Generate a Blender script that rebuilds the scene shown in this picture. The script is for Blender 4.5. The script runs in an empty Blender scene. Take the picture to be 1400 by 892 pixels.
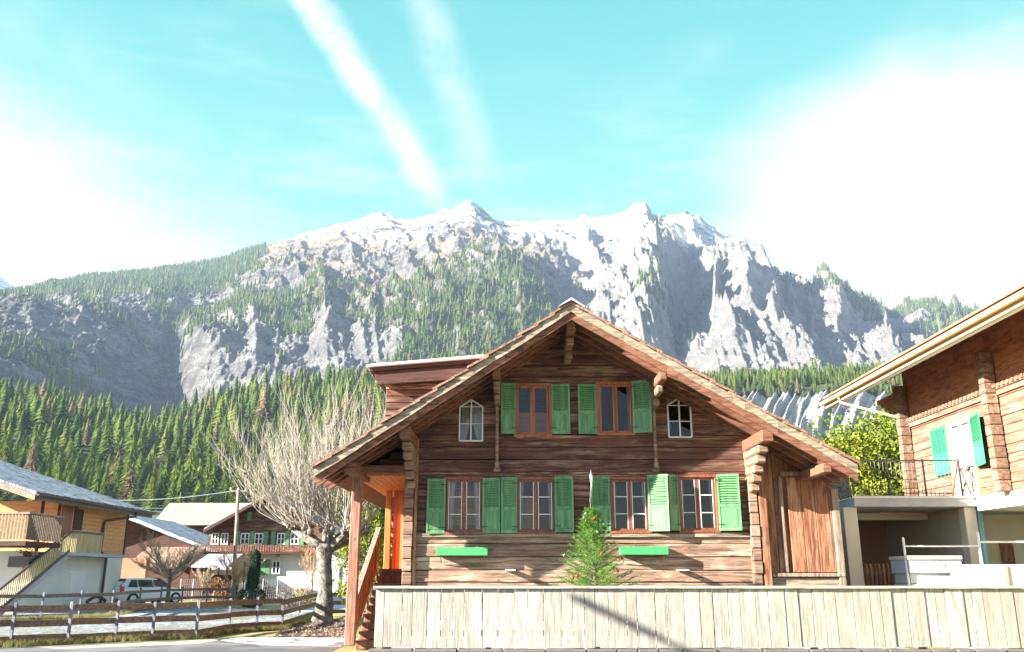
import bpy, math, random
import numpy as np
from math import sin, cos, tan, atan, atan2, radians, pi, sqrt
from mathutils import Vector, Matrix
random.seed(7)
rng = np.random.default_rng(11)
R = random.uniform
sc = bpy.context.scene
COL = sc.collection

# ------------------------------------------------------------------ camera
F, TH, CAMH = 1195.0, radians(15.88), 1.6
cam_d = bpy.data.cameras.new('camera'); cam = bpy.data.objects.new('camera', cam_d); COL.objects.link(cam)
cam.location = (0, 0, CAMH); cam.rotation_euler = (radians(90) + TH, 0, 0)
cam_d.sensor_width = 36.0; cam_d.lens = F / 1400 * 36.0; cam_d.clip_start = .1; cam_d.clip_end = 30000
sc.camera = cam

# ------------------------------------------------------------------ light
SUN = Vector((-2.7, -1.0, 1.12)).normalized()           # towards the sun
elev = math.asin(SUN.z); azim = atan2(SUN.x, SUN.y)      # clockwise from +Y
sd = bpy.data.lights.new('sun', 'SUN'); so = bpy.data.objects.new('sun', sd); COL.objects.link(so)
so.rotation_euler = (-SUN).to_track_quat('-Z', 'Y').to_euler(); so.location = (-60, -20, 40)
sd.energy = 5.0; sd.angle = radians(.53); sd.color = (1.0, .94, .84)
sc.view_settings.view_transform = 'Standard'; sc.view_settings.look = 'None'
sc.view_settings.exposure = 2.48; sc.view_settings.gamma = 1; sc.view_settings.use_curve_mapping = False
sc.cycles.use_denoising = True
sc.cycles.max_bounces = 6; sc.cycles.volume_bounces = 0; sc.cycles.transparent_max_bounces = 12
sc.cycles.caustics_reflective = False; sc.cycles.caustics_refractive = False

def P(px, py, Y):
    """point at world depth Y seen at photo pixel px,py"""
    u = (px - 700) / F; v = (446 - py) / F
    dy = cos(TH) - sin(TH) * v; dz = sin(TH) + cos(TH) * v
    t = Y / dy
    return Vector((u * t, Y, CAMH + dz * t))
def G(px, py, z=0.0):
    u = (px - 700) / F; v = (446 - py) / F
    dy = cos(TH) - sin(TH) * v; dz = sin(TH) + cos(TH) * v
    t = (z - CAMH) / dz
    return Vector((u * t, dy * t, z))
def D(px, py):
    p = P(px, py, 1000.0) - Vector((0, 0, CAMH)); return p.normalized()

# ------------------------------------------------------------------ node helper
class NT:
    def __init__(s, tree): s.t = tree; s.n = tree.nodes; s.l = tree.links; s.n.clear()
    def N(s, typ, ins=None, **kw):
        nd = s.n.new(typ)
        for k, v in kw.items(): setattr(nd, k, v)
        if ins:
            for k, v in ins.items():
                sk = nd.inputs[k]
                if isinstance(v, bpy.types.NodeSocket): s.l.new(v, sk)
                else: sk.default_value = v
        return nd
    def math(s, op, a, b=0.0, c=None, clamp=False):
        nd = s.n.new('ShaderNodeMath'); nd.operation = op; nd.use_clamp = clamp
        for i, v in enumerate([a, b] + ([c] if c is not None else [])):
            if isinstance(v, bpy.types.NodeSocket): s.l.new(v, nd.inputs[i])
            else: nd.inputs[i].default_value = v
        return nd.outputs[0]
    def vmath(s, op, a, b):
        nd = s.n.new('ShaderNodeVectorMath'); nd.operation = op
        for i, v in enumerate([a, b]):
            if isinstance(v, bpy.types.NodeSocket): s.l.new(v, nd.inputs[i])
            else: nd.inputs[i].default_value = v
        return nd.outputs['Value'] if op == 'DOT_PRODUCT' else nd.outputs[0]
    def mr(s, v, a, b, c=0.0, d=1.0, smooth=True):
        nd = s.N('ShaderNodeMapRange', {0: v, 1: a, 2: b, 3: c, 4: d})
        if smooth: nd.interpolation_type = 'SMOOTHSTEP'
        return nd.outputs[0]
    def mix(s, f, a, b, typ='MIX'):
        nd = s.n.new('ShaderNodeMix'); nd.data_type = 'RGBA'; nd.blend_type = typ
        for i, v in ((0, f), (6, a), (7, b)):
            if isinstance(v, bpy.types.NodeSocket): s.l.new(v, nd.inputs[i])
            else: nd.inputs[i].default_value = (*v, 1) if (i and len(v) == 3) else v
        return nd.outputs[2]
    def noise(s, vec, scale, detail=4, rough=.55, dist=0.0):
        return s.N('ShaderNodeTexNoise', {'Vector': vec, 'Scale': scale, 'Detail': detail, 'Roughness': rough, 'Distortion': dist}).outputs[0]
    def ramp(s, v, stops):
        nd = s.n.new('ShaderNodeValToRGB'); s.l.new(v, nd.inputs[0]); e = nd.color_ramp.elements
        while len(e) < len(stops): e.new(.5)
        for i, (p, c) in enumerate(stops): e[i].position = p; e[i].color = (*c, 1)
        return nd.outputs[0]

# ------------------------------------------------------------------ world: sky with vapour trails and thin bright cloud
w = bpy.data.worlds.new('World'); sc.world = w; w.use_nodes = True
t = NT(w.node_tree)
sky = t.N('ShaderNodeTexSky', sky_type='NISHITA'); sky.sun_disc = False
sky.sun_elevation = elev; sky.sun_rotation = azim; sky.altitude = 1200; sky.air_density = 1.0; sky.dust_density = .4; sky.ozone_density = 1.0
dirv = t.N('ShaderNodeTexCoord').outputs['Generated']
base = t.mix(1.0, sky.outputs[0], (.50, 1.9, 1.25), 'MULTIPLY')
sep = t.N('ShaderNodeSeparateXYZ', {0: dirv}).outputs
fr_ = t.mr(t.vmath('DOT_PRODUCT', dirv, (0, .95, .3)), .0, .62)
base = t.mix(t.math('MULTIPLY', fr_, .85), t.mix(1.0, sky.outputs[0], (1.15, 1.15, 1.15), 'MULTIPLY'), t.mix(t.mr(sep[2], .64, .34), (.0, 2.3, 1.85), (.70, 3.2, 2.5)))
def streak(p1, p2, wdt, c_in, c_out, a, soft=1.0):
    d1, d2 = D(*p1), D(*p2); n = d1.cross(d2).normalized(); tt = (d1 - d2).normalized()
    dist = t.vmath('DOT_PRODUCT', dirv, tuple(n))
    mp = t.N('ShaderNodeMapping', {'Vector': dirv, 'Scale': (1, 1, 1)}).outputs[0]
    wob = t.noise(mp, 9, 5, .6)
    dist = t.math('ABSOLUTE', t.math('ADD', dist, t.math('MULTIPLY', t.math('SUBTRACT', wob, .5), wdt * 1.1)))
    m = t.mr(dist, wdt, 0.0)
    al = t.vmath('DOT_PRODUCT', dirv, tuple(tt))
    m = t.math('MULTIPLY', m, t.mr(al, c_in, c_out))
    m = t.math('MULTIPLY', m, t.mr(t.noise(dirv, 16, 7, .72, .4), .34, .62, .40, 1.0))
    return t.math('MULTIPLY', m, a), d1.dot(tt), d2.dot(tt)
cur = base
for (p1, p2, wd, a) in (((400, -40), (606, 284), .028, .8), ((455, 60), (594, 255), .018, .55), ((560, -60), (660, 245), .034, .42), ((0, -10), (420, 330), .05, .12)):
    d1, d2 = D(*p1), D(*p2); tt = (d1 - d2).normalized()
    m, _, _ = streak(p1, p2, wd, d2.dot(tt) - .02, d2.dot(tt) + .05, a)
    cur = t.mix(m, cur, (4.5, 4.5, 4.3))
# cloud bank low on the left
d1, d2 = D(-60, 20), D(420, 345); n = d1.cross(d2).normalized()
if n.dot(D(60, 340)) < 0: n = -n
di = t.vmath('DOT_PRODUCT', dirv, tuple(n))
sm = t.N('ShaderNodeMapping', {'Vector': dirv, 'Rotation': (0, 0, 0), 'Scale': (1.2, 1, 2.4)}).outputs[0]
wb = t.noise(sm, 3.2, 6, .55)
di = t.math('ADD', di, t.math('MULTIPLY', t.math('SUBTRACT', wb, .5), .16))
cur = t.mix(t.math('MULTIPLY', t.mr(di, -.05, .13, 0, .97), t.mr(t.vmath('DOT_PRODUCT', dirv, tuple(D(150, 330))), .45, .85)), cur, (4.4, 4.05, 3.9))
# bright thin cloud low on the right
c = D(1290, 370); dc = t.vmath('DOT_PRODUCT', dirv, tuple(c))
dc = t.math('ADD', dc, t.math('MULTIPLY', t.math('SUBTRACT', t.noise(sm, 2.6, 5, .5), .5), .06))
cur = t.mix(t.mr(dc, .962, .999, 0, .98), cur, (4.5, 3.95, 3.55))
wn = t.N('ShaderNodeMapping', {'Vector': dirv, 'Rotation': (0, radians(-38), 0), 'Scale': (1.0, 1, 5.5)}).outputs[0]
cur = t.mix(t.math('MULTIPLY', t.mr(t.noise(wn, 3.4, 7, .62, .3), .46, .74, 0, .55), t.mr(sep[2], .72, .35)), cur, (3.6, 4.1, 3.8))
cur = t.mix(t.mr(t.noise(sm, 5, 6, .6), .5, .8, 0, .18), cur, (3.8, 4.2, 4.1))
bg = t.N('ShaderNodeBackground', {'Color': cur, 'Strength': .05})
t.N('ShaderNodeOutputWorld', {'Surface': bg.outputs[0]})

# ------------------------------------------------------------------ materials
MATS = {}
def newmat(name):
    m = bpy.data.materials.new(name); m.use_nodes = True; MATS[name] = m
    return m, NT(m.node_tree)
def finish(t, col, rough=.8, bump=None, bstr=.3, bdist=.02, **extra):
    b = t.N('ShaderNodeBsdfPrincipled')
    for k, v in (('Base Color', col), ('Roughness', rough)):
        if isinstance(v, bpy.types.NodeSocket): t.l.new(v, b.inputs[k])
        else: b.inputs[k].default_value = (*v, 1) if k == 'Base Color' else v
    for k, v in extra.items(): b.inputs[k.replace('_', ' ')].default_value = v
    if bump is not None:
        bn = t.N('ShaderNodeBump', {'Height': bump, 'Strength': bstr, 'Distance': bdist}); t.l.new(bn.outputs[0], b.inputs['Normal'])
    t.N('ShaderNodeOutputMaterial', {'Surface': b.outputs[0]})
def plain(name, col, rough=.6, var=.12, scale=3.0, bump=.15, **extra):
    m, t = newmat(name)
    co = t.N('ShaderNodeTexCoord').outputs['Object']; n = t.noise(co, scale, 6, .65)
    c = t.mix(n, tuple(x * (1 - var * 1.6) for x in col), tuple(min(1, x * (1 + var)) for x in col))
    n2 = t.noise(co, scale * .3, 4, .6); c = t.mix(t.mr(n2, .45, .75, 0, .35), c, tuple(x * .72 for x in col))
    finish(t, c, rough, t.noise(co, scale * 9, 4), bump, .01, **extra); return m
def wood(name, dark, mid, light, axis='x', grain=7.0, rough=.8, knots=True, bleach=None, bstr=.5, bl_scale=4.5, vary=.12):
    """dark: cracks and knots; mid/light: the two ends of the plank-to-plank range"""
    m, t = newmat(name)
    co = t.N('ShaderNodeTexCoord').outputs['Object']
    tone = t.N('ShaderNodeAttribute', attribute_name='tone').outputs['Fac']
    off = t.N('ShaderNodeCombineXYZ', {0: t.math('MULTIPLY', tone, 37), 1: t.math('MULTIPLY', tone, 17), 2: t.math('MULTIPLY', tone, 53)}).outputs[0]
    v = t.vmath('ADD', co, off)
    s = {'x': (.07, 1, 1), 'y': (1, .07, 1), 'z': (1, 1, .07)}[axis]
    vs = t.N('ShaderNodeMapping', {'Vector': v, 'Scale': s}).outputs[0]
    g = t.noise(vs, grain * 4, 6, .7, .6)
    g2 = t.noise(t.N('ShaderNodeMapping', {'Vector': v, 'Scale': tuple(.25 if q < 1 else 1 for q in s)}).outputs[0], grain * .45, 5, .6, .4)
    c = t.mix(t.mr(t.math('FRACT', t.math('MULTIPLY', tone, 7.31)), 0, 1, 0, 1, False), mid, light)
    c = t.mix(t.mr(g2, .35, .72), c, mid)
    if bleach:
        bs = t.N('ShaderNodeMapping', {'Vector': v, 'Scale': tuple(.16 if q < 1 else 1 for q in s)}).outputs[0]
        c = t.mix(t.math('MULTIPLY', t.mr(t.noise(bs, bl_scale, 6, .7, .3), .46, .64), t.mr(t.noise(v, .8, 4, .6), .35, .6, .35, .95)), c, bleach)
    c = t.mix(t.mr(g, .60, .36, 0, .85), c, dark)
    c = t.mix(t.math('MULTIPLY', t.math('FRACT', t.math('MULTIPLY', tone, 3.77)), vary), c, dark)
    if knots:
        ks = t.N('ShaderNodeMapping', {'Vector': v, 'Scale': tuple(.45 if q < 1 else 1 for q in s)}).outputs[0]
        vo = t.N('ShaderNodeTexVoronoi', {'Vector': ks, 'Scale': 3.6, 'Randomness': 1.0}).outputs['Distance']
        c = t.mix(t.mr(vo, .10, .045, 0, .8), c, dark)
    hgt = t.math('ADD', g, t.math('MULTIPLY', g2, .8))
    finish(t, c, rough, hgt, bstr, .02); return m

plain('dark_iron', (.03, .028, .027), .5)
wood('log_brown', (.028, .011, .008), (.15, .048, .026), (.28, .115, .065), 'x', 5, bleach=(.52, .34, .23), vary=.5)
wood('log_sunlit_pale', (.09, .045, .028), (.30, .18, .12), (.46, .31, .21), 'x', 5, bleach=(.68, .54, .39), vary=.3)  # lower log rows: some weathering, plus sunlight put into the paler colour
wood('log_end', (.10, .05, .03), (.26, .16, .10), (.36, .24, .16), 'x', 4, bleach=(.44, .33, .25), bstr=.3)
wood('weathered_z', (.09, .06, .04), (.34, .25, .18), (.50, .40, .30), 'z', 5)
wood('log_depth', (.03, .016, .010), (.16, .075, .045), (.24, .125, .08), 'y', 5)
wood('log_right', (.09, .045, .025), (.22, .125, .08), (.33, .20, .135), 'y', 4, bleach=(.46, .30, .20), bstr=.25, knots=False)
wood('barn_board', (.08, .026, .012), (.32, .13, .06), (.44, .21, .11), 'z', 5, bleach=(.52, .33, .21))
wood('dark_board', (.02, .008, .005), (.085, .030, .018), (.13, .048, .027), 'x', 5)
wood('soffit_right', (.16, .06, .025), (.42, .17, .065), (.52, .23, .09), 'y', 2.5, knots=False, bstr=.2)
wood('weathered', (.07, .05, .035), (.34, .27, .19), (.50, .42, .31), 'y', 5)
wood('barge', (.09, .065, .045), (.32, .26, .18), (.50, .42, .31), 'x', 4)
wood('rafter', (.05, .018, .010), (.22, .088, .045), (.32, .15, .085), 'x', 4)
wood('fence_board', (.22, .20, .16), (.33, .31, .26), (.54, .51, .45), 'z', 6.5, bleach=(.55, .54, .49), bstr=.5, bl_scale=3, vary=.35)
wood('fence_cap', (.25, .18, .12), (.60, .52, .42), (.70, .63, .53), 'x', 4.2)
wood('orange_wood', (.42, .10, .02), (.82, .22, .045), (.86, .28, .07), 'z', 3, .55, knots=False, bstr=.15)
wood('post_wood', (.14, .05, .03), (.34, .15, .09), (.44, .24, .16), 'z', 5)
wood('window_wood', (.16, .045, .012), (.42, .13, .04), (.46, .15, .05), 'z', 4, .5, knots=False, bstr=.1)
wood('window_dark', (.10, .03, .012), (.26, .085, .04), (.30, .10, .05), 'z', 4, .5, knots=False, bstr=.1)
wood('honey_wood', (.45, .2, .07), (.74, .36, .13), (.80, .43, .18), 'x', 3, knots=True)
wood('rail_board', (.07, .045, .03), (.22, .15, .10), (.30, .21, .15), 'x', 5)
wood('rail_post', (.05, .05, .06), (.20, .21, .25), (.28, .28, .32), 'z', 5)
wood('slat_yellow', (.3, .22, .09), (.62, .50, .26), (.68, .56, .32), 'z', 5)
wood('shutter_green', (.05, .14, .06), (.10, .29, .11), (.15, .36, .15), 'z', 3, .5, knots=False, bstr=.12, bleach=(.22, .42, .20))
wood('shutter_teal', (.03, .18, .09), (.05, .36, .18), (.06, .42, .21), 'z', 3, .5, knots=False, bstr=.12)
wood('tile_plank', (.08, .04, .025), (.30, .16, .10), (.42, .26, .18), 'y', 5)
plain('box_green', (.05, .36, .11), .65, .2, 6)
plain('white_paint', (.78, .77, .74), .5, .05)
plain('plaster', (.74, .70, .62), .85, .08, 2)
plain('plaster_grey', (.52, .54, .58), .85, .08, 2)
plain('concrete', (.46, .46, .46), .85, .28, 1.2)
plain('eave_tan', (.62, .43, .24), .7, .08, 2)
plain('cream', (.72, .64, .50), .8, .08, 2)
plain('copper_wall', (.48, .22, .13), .85, .15, 1.5)
plain('snow', (.86, .88, .92), .7, .03, 4, .3)
plain('curtain', (.80, .78, .72), .9, .05, 8)
plain('dark_interior', (.06, .035, .025), .9)
plain('warm_interior', (.34, .15, .07), .9)
plain('teal_pipe', (.25, .50, .50), .4)
plain('metal_grey', (.45, .47, .50), .35, .06, 3, .05, Metallic=.6)
plain('car_white', (.88, .88, .88), .25, .02, 2, .0)
plain('car_silver', (.42, .46, .46), .25, .02, 2, .0)
plain('rubber', (.02, .02, .02), .8)
plain('tail_light', (.65, .02, .02), .2)
plain('red_ball', (.45, .03, .02), .2, .03)
plain('silver_ball', (.8, .8, .78), .12, .03, 3, 0, Metallic=.9)
plain('gold', (.85, .6, .2), .25, .03, 3, 0, Metallic=.8)
plain('brown_metal', (.07, .05, .045), .45)
plain('bark', (.20, .155, .11), .95, .4, 5, 1.0)
m, t = newmat('bark_pale'); co = t.N('ShaderNodeTexCoord').outputs['Object']
n = t.noise(co, 5, 8, .75, .5); c = t.ramp(n, [(.36, (.04, .035, .03)), (.47, (.13, .11, .09)), (.56, (.28, .25, .21)), (.70, (.44, .40, .35))]); c = t.mix(t.mr(t.noise(co, 1.6, 4), .55, .7, 0, .6), c, (.30, .30, .12))
finish(t, c, .95, t.noise(co, 9, 8, .75), 1.0, .08)
plain('twig_pale', (.33, .285, .235), .9, .2, 3)
plain('twig_tan', (.42, .34, .22), .9, .2, 3)
plain('twig_orange', (.50, .30, .15), .9, .2, 3)
plain('roof_green', (.34, .37, .22), .6, .06, 1)
plain('bush_red', (.14, .07, .05), .9, .3, 4)
plain('terracotta', (.42, .2, .12), .8)
plain('stone_dark', (.13, .12, .11), .9, .4, 4, .8)

def glass(name, tint=(.02, .02, .025), rough=.03):
    m, t = newmat(name)
    tr = t.N('ShaderNodeBsdfTransparent', {'Color': (.75, .72, .70, 1)})
    gl = t.N('ShaderNodeBsdfGlossy', {'Color': (.55, .5, .5, 1), 'Roughness': rough})
    fr = t.N('ShaderNodeFresnel', {'IOR': 1.6}).outputs[0]
    mx = t.N('ShaderNodeMixShader', {0: t.math('ADD', fr, .02), 1: tr.outputs[0], 2: gl.outputs[0]})
    t.N('ShaderNodeOutputMaterial', {'Surface': mx.outputs[0]}); return m
glass('glass')
plain('glass_dark', (.025, .027, .035), .12, .02, 1, 0)

def leafmat(name, a, b, rnd=True, trans=.25):
    m, t = newmat(name)
    tone = t.N('ShaderNodeAttribute', attribute_name='tone').outputs['Fac']
    f = tone
    f0 = t.N('ShaderNodeObjectInfo').outputs['Random'] if rnd else tone
    if rnd: f = t.math('MULTIPLY_ADD', f0, .6, t.math('MULTIPLY', tone, .55))
    c = t.mix(f, a, b)
    if name.startswith('spruce'): c = t.mix(t.mr(f0, .945, .955), c, (.20, .15, .08))
    d = t.N('ShaderNodeBsdfDiffuse', {'Color': c}); tl = t.N('ShaderNodeBsdfTranslucent', {'Color': c})
    mx = t.N('ShaderNodeMixShader', {0: trans, 1: d.outputs[0], 2: tl.outputs[0]})
    t.N('ShaderNodeOutputMaterial', {'Surface': mx.outputs[0]}); return m
leafmat('spruce', (.040, .090, .016), (.20, .24, .035), trans=.35)
leafmat('spruce_far', (.045, .090, .022), (.16, .20, .04), False)
leafmat('fir_needles', (.05, .15, .025), (.14, .28, .04), False)
leafmat('leaf_yellow', (.09, .14, .02), (.27, .28, .04), False)
leafmat('leaf_green', (.08, .14, .03), (.18, .22, .05), False)
leafmat('thuja', (.025, .055, .03), (.05, .09, .045), False)
leafmat('leaf_dry', (.14, .09, .06), (.34, .28, .24), False)
leafmat('leaf_rust', (.16, .07, .03), (.34, .19, .09), False)
leafmat('grass_tuft', (.14, .14, .05), (.34, .28, .11), False)

# slate roof with frost
m, t = newmat('slate_frost')
co = t.N('ShaderNodeTexCoord').outputs['Object']
n = t.noise(co, 2.2, 6, .65); br = t.N('ShaderNodeTexBrick', {'Vector': t.N('ShaderNodeMapping', {'Vector': co, 'Rotation': (0, 0, radians(90))}).outputs[0], 'Scale': 1.6, 'Mortar Size': .03, 'Color1': (.17, .17, .21, 1), 'Color2': (.30, .30, .35, 1), 'Mortar': (.06, .06, .08, 1)})
c = t.mix(t.mr(n, .40, .62, 0, .7), br.outputs[0], (.62, .63, .70))
finish(t, c, .7, br.outputs['Fac'], .5, .02)
# car paint etc. done; asphalt
m, t = newmat('asphalt'); co = t.N('ShaderNodeTexCoord').outputs['Object']
c = t.mix(t.noise(co, 60, 4, .7), (.045, .045, .048), (.10, .10, .105)); c = t.mix(t.mr(t.noise(co, .7, 5, .6), .42, .62, 0, .8), c, (.17, .17, .17))
finish(t, c, .85, t.noise(co, 120, 2), .4, .01)
# frosty asphalt
m, t = newmat('frost_asphalt'); co = t.N('ShaderNodeTexCoord').outputs['Object']
c = t.mix(t.mr(t.noise(co, 1.6, 7, .62), .40, .56), (.10, .105, .12), (.62, .64, .70)); finish(t, c, .85, t.noise(co, 60, 3), .4, .01)
m, t = newmat('concrete_pad'); co = t.N('ShaderNodeTexCoord').outputs['Object']
c = t.mix(t.noise(co, 3, 6, .6), (.22, .19, .15), (.42, .38, .30)); finish(t, c, .9, t.noise(co, 40, 3), .4, .01)
# grass
m, t = newmat('grass'); co = t.N('ShaderNodeTexCoord').outputs['Object']
c = t.mix(t.noise(co, 9, 6, .7), (.10, .11, .035), (.28, .23, .08)); c = t.mix(t.mr(t.noise(co, .25, 5, .6), .42, .6, 0, .7), c, (.40, .32, .14))
finish(t, c, .95, t.noise(co, 30, 4), .8, .04)
m, t = newmat('frost_grass'); co = t.N('ShaderNodeTexCoord').outputs['Object']
v = t.N('ShaderNodeMapping', {'Vector': co, 'Scale': (1, .45, 1)}).outputs[0]
c = t.mix(t.noise(v, 14, 6, .7), (.08, .09, .06), (.22, .21, .15)); c = t.mix(t.mr(t.math('ADD', t.math('MULTIPLY', t.noise(v, 4.5, 7, .75), .6), t.math('MULTIPLY', t.noise(v, .35, 4, .5), .4)), .48, .58, 0, .8), c, (.38, .42, .58))
finish(t, c, .95, t.noise(v, 12, 5), 1.0, .08)
# mountain terrain
m, t = newmat('mountain'); co = t.N('ShaderNodeTexCoord').outputs['Object']
A = lambda n: t.N('ShaderNodeAttribute', attribute_name=n).outputs['Fac']
nz = t.N('ShaderNodeNewGeometry').outputs['Normal']; slope = t.N('ShaderNodeSeparateXYZ', {0: nz}).outputs[2]
v1 = t.N('ShaderNodeMapping', {'Vector': co, 'Rotation': (.15, .35, 0), 'Scale': (.35, .35, 1.7)}).outputs[0]
v2 = t.N('ShaderNodeMapping', {'Vector': co, 'Rotation': (0, .25, 0), 'Scale': (1.0, 1.0, .28)}).outputs[0]
n1 = t.noise(v1, .022, 8, .68, .6); n2 = t.noise(v2, .03, 8, .7, .3); n3 = t.noise(co, .006, 6, .6)
rock = t.ramp(t.math('ADD', t.math('MULTIPLY', n1, .55), t.math('MULTIPLY', n2, .45)), [(.41, (.06, .058, .06)), (.47, (.17, .16, .15)), (.53, (.36, .33, .29)), (.61, (.56, .53, .48))])
ck = t.math('ABSOLUTE', t.math('SUBTRACT', t.noise(v2, .055, 7, .7, .5), .5)); ck2 = t.math('ABSOLUTE', t.math('SUBTRACT', t.noise(v1, .05, 7, .7, .4), .5))
rock = t.mix(t.math('MULTIPLY', t.mr(ck, .035, .0), .75), rock, (.07, .068, .07)); rock = t.mix(t.math('MULTIPLY', t.mr(ck2, .03, .0), .6), rock, (.10, .095, .09))
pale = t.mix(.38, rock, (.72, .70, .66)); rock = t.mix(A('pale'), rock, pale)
grs = t.mix(n2, (.20, .14, .06), (.50, .38, .20))
gm = t.math('MULTIPLY', A('grass'), t.mr(t.math('ADD', slope, t.math('MULTIPLY', t.math('SUBTRACT', n1, .5), 1.1)), .52, .68), clamp=True)
c = t.mix(gm, rock, grs)
fl = t.mix(t.noise(co, .05, 5), (.05, .085, .025), (.15, .17, .06))
c = t.mix(t.math('MULTIPLY', A('forest'), t.mr(t.math('ADD', slope, t.math('MULTIPLY', t.math('SUBTRACT', n3, .5), 1.2)), .35, .62)), c, fl)
sm = t.math('MULTIPLY', A('snow'), t.mr(t.math('ADD', slope, t.math('ADD', t.math('MULTIPLY', t.math('SUBTRACT', n1, .5), 1.3), t.math('MULTIPLY', t.math('SUBTRACT', n3, .5), 1.6))), .61, .66), clamp=True)
c = t.mix(sm, c, (.80, .84, .90))
gv = t.mix(t.noise(t.N('ShaderNodeMapping', {'Vector': co, 'Scale': (1, .15, .15)}).outputs[0], .25, 7, .7), (.60, .58, .54), (.90, .88, .85))
c = t.mix(A('gravel'), c, gv)
hb = t.math('ADD', t.math('MULTIPLY', n1, 1.2), t.math('MULTIPLY', t.noise(v2, .09, 8, .75), .6))
finish(t, c, .95, hb, 1.0, 45.0)

# ------------------------------------------------------------------ mesh builder
BASE = {}
class MB:
    def __init__(s): s.v = []; s.f = []; s.t = []; s.m = []
    def add(s, vs, fs, tone=None, mi=0):
        o = len(s.v); s.v += [tuple(q) for q in vs]
        if tone is None: tone = random.random()
        for f in fs: s.f.append(tuple(o + i for i in f)); s.t.append(tone); s.m.append(mi)
    def box(s, x0, x1, y0, y1, z0, z1, tone=None, mi=0, M=None):
        vs = [Vector(q) for q in ((x0, y0, z0), (x1, y0, z0), (x1, y1, z0), (x0, y1, z0), (x0, y0, z1), (x1, y0, z1), (x1, y1, z1), (x0, y1, z1))]
        if M: vs = [M @ q for q in vs]
        s.add(vs, [(0, 3, 2, 1), (4, 5, 6, 7), (0, 1, 5, 4), (1, 2, 6, 5), (2, 3, 7, 6), (3, 0, 4, 7)], tone, mi)
    def beam(s, a, b, wd, ht, up=(0, 0, 1), tone=None, mi=0):
        a, b = Vector(a), Vector(b); d = (b - a).normalized(); up = Vector(up)
        sd_ = d.cross(up).normalized(); u = sd_.cross(d).normalized(); vs = []
        for q in (a, b):
            for i, j in ((-1, -1), (1, -1), (1, 1), (-1, 1)): vs.append(q + sd_ * wd / 2 * i + u * ht / 2 * j)
        s.add(vs, [(0, 1, 2, 3), (7, 6, 5, 4), (0, 4, 5, 1), (1, 5, 6, 2), (2, 6, 7, 3), (3, 7, 4, 0)], tone, mi)
    def prism(s, poly, axis, a, b, tone=None, mi=0):
        n = len(poly); vs = []
        for q in (a, b):
            for (p, r) in poly: vs.append({'x': (q, p, r), 'y': (p, q, r), 'z': (p, r, q)}[axis])
        fs = [tuple(range(n)), tuple(range(2 * n - 1, n - 1, -1))] + [(i, i + n, (i + 1) % n + n, (i + 1) % n) for i in range(n)]
        s.add(vs, fs, tone, mi)
    def tube(s, pts, rad, n=5, tone=None, mi=0, cap=True):
        pts = [Vector(p) for p in pts]; vs = []; prev = None
        for i, p in enumerate(pts):
            d = (pts[min(i + 1, len(pts) - 1)] - pts[max(i - 1, 0)]).normalized()
            a = d.cross(Vector((0, 0, 1)) if abs(d.z) < .9 else Vector((0, 1, 0))).normalized()
            if prev is not None:
                a2 = prev - d * prev.dot(d)
                if a2.length > 1e-4: a = a2.normalized()
            prev = a; b = d.cross(a); r = rad[i] if hasattr(rad, '__len__') else rad
            for k in range(n): th = 2 * pi * k / n; vs.append(p + a * r * cos(th) + b * r * sin(th))
        fs = [(i * n + k, i * n + (k + 1) % n, (i + 1) * n + (k + 1) % n, (i + 1) * n + k) for i in range(len(pts) - 1) for k in range(n)]
        if cap: fs += [tuple(range(n - 1, -1, -1)), tuple((len(pts) - 1) * n + k for k in range(n))]
        s.add(vs, fs, tone, mi)
    def ball(s, c, r, tone=None, mi=0, n=8, sz=1.0):
        vs = [(c[0], c[1], c[2] + r * sz)]; rings = n // 2
        for i in range(1, rings):
            ph = pi * i / rings
            for k in range(n): th = 2 * pi * k / n; vs.append((c[0] + r * sin(ph) * cos(th), c[1] + r * sin(ph) * sin(th), c[2] + r * sz * cos(ph)))
        vs.append((c[0], c[1], c[2] - r * sz)); L = len(vs) - 1
        fs = [(0, 1 + k, 1 + (k + 1) % n) for k in range(n)]
        for i in range(rings - 2): fs += [(1 + i * n + k, 1 + (i + 1) * n + k, 1 + (i + 1) * n + (k + 1) % n, 1 + i * n + (k + 1) % n) for k in range(n)]
        fs += [(L, 1 + (rings - 2) * n + (k + 1) % n, 1 + (rings - 2) * n + k) for k in range(n)]
        s.add(vs, fs, tone, mi)
    def build(s, name, mat, parent=None, bevel=0.0, smooth=False):
        if not s.v: print('EMPTY MESH', name); s.add([(0,0,-5),(0.01,0,-5),(0,0.01,-5)],[(0,1,2)])
        me = bpy.data.meshes.new(name); off = BASE.get(parent.name, Vector((0, 0, 0))) if parent else Vector((0, 0, 0))
        V = np.array(s.v, dtype=np.float32) - np.array(off, dtype=np.float32)
        me.from_pydata(V.tolist(), [], s.f)
        at = me.attributes.new('tone', 'FLOAT', 'FACE'); at.data.foreach_set('value', s.t)
        for q in (mat if isinstance(mat, (list, tuple)) else [mat]): me.materials.append(MATS[q])
        me.polygons.foreach_set('material_index', s.m)
        if smooth: me.polygons.foreach_set('use_smooth', [True] * len(s.f))
        o = bpy.data.objects.new(name, me); COL.objects.link(o)
        if parent: o.parent = parent
        BASE[o.name] = off
        if bevel:
            b = o.modifiers.new('bevel', 'BEVEL'); b.width = bevel; b.segments = 1; b.limit_method = 'ANGLE'; b.angle_limit = radians(50)
        return o
def tag(o, label=None, cat=None, group=None, kind=None):
    if label: o['label'] = label
    if cat: o['category'] = cat
    if group: o['group'] = group
    if kind: o['kind'] = kind
    return o
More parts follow.
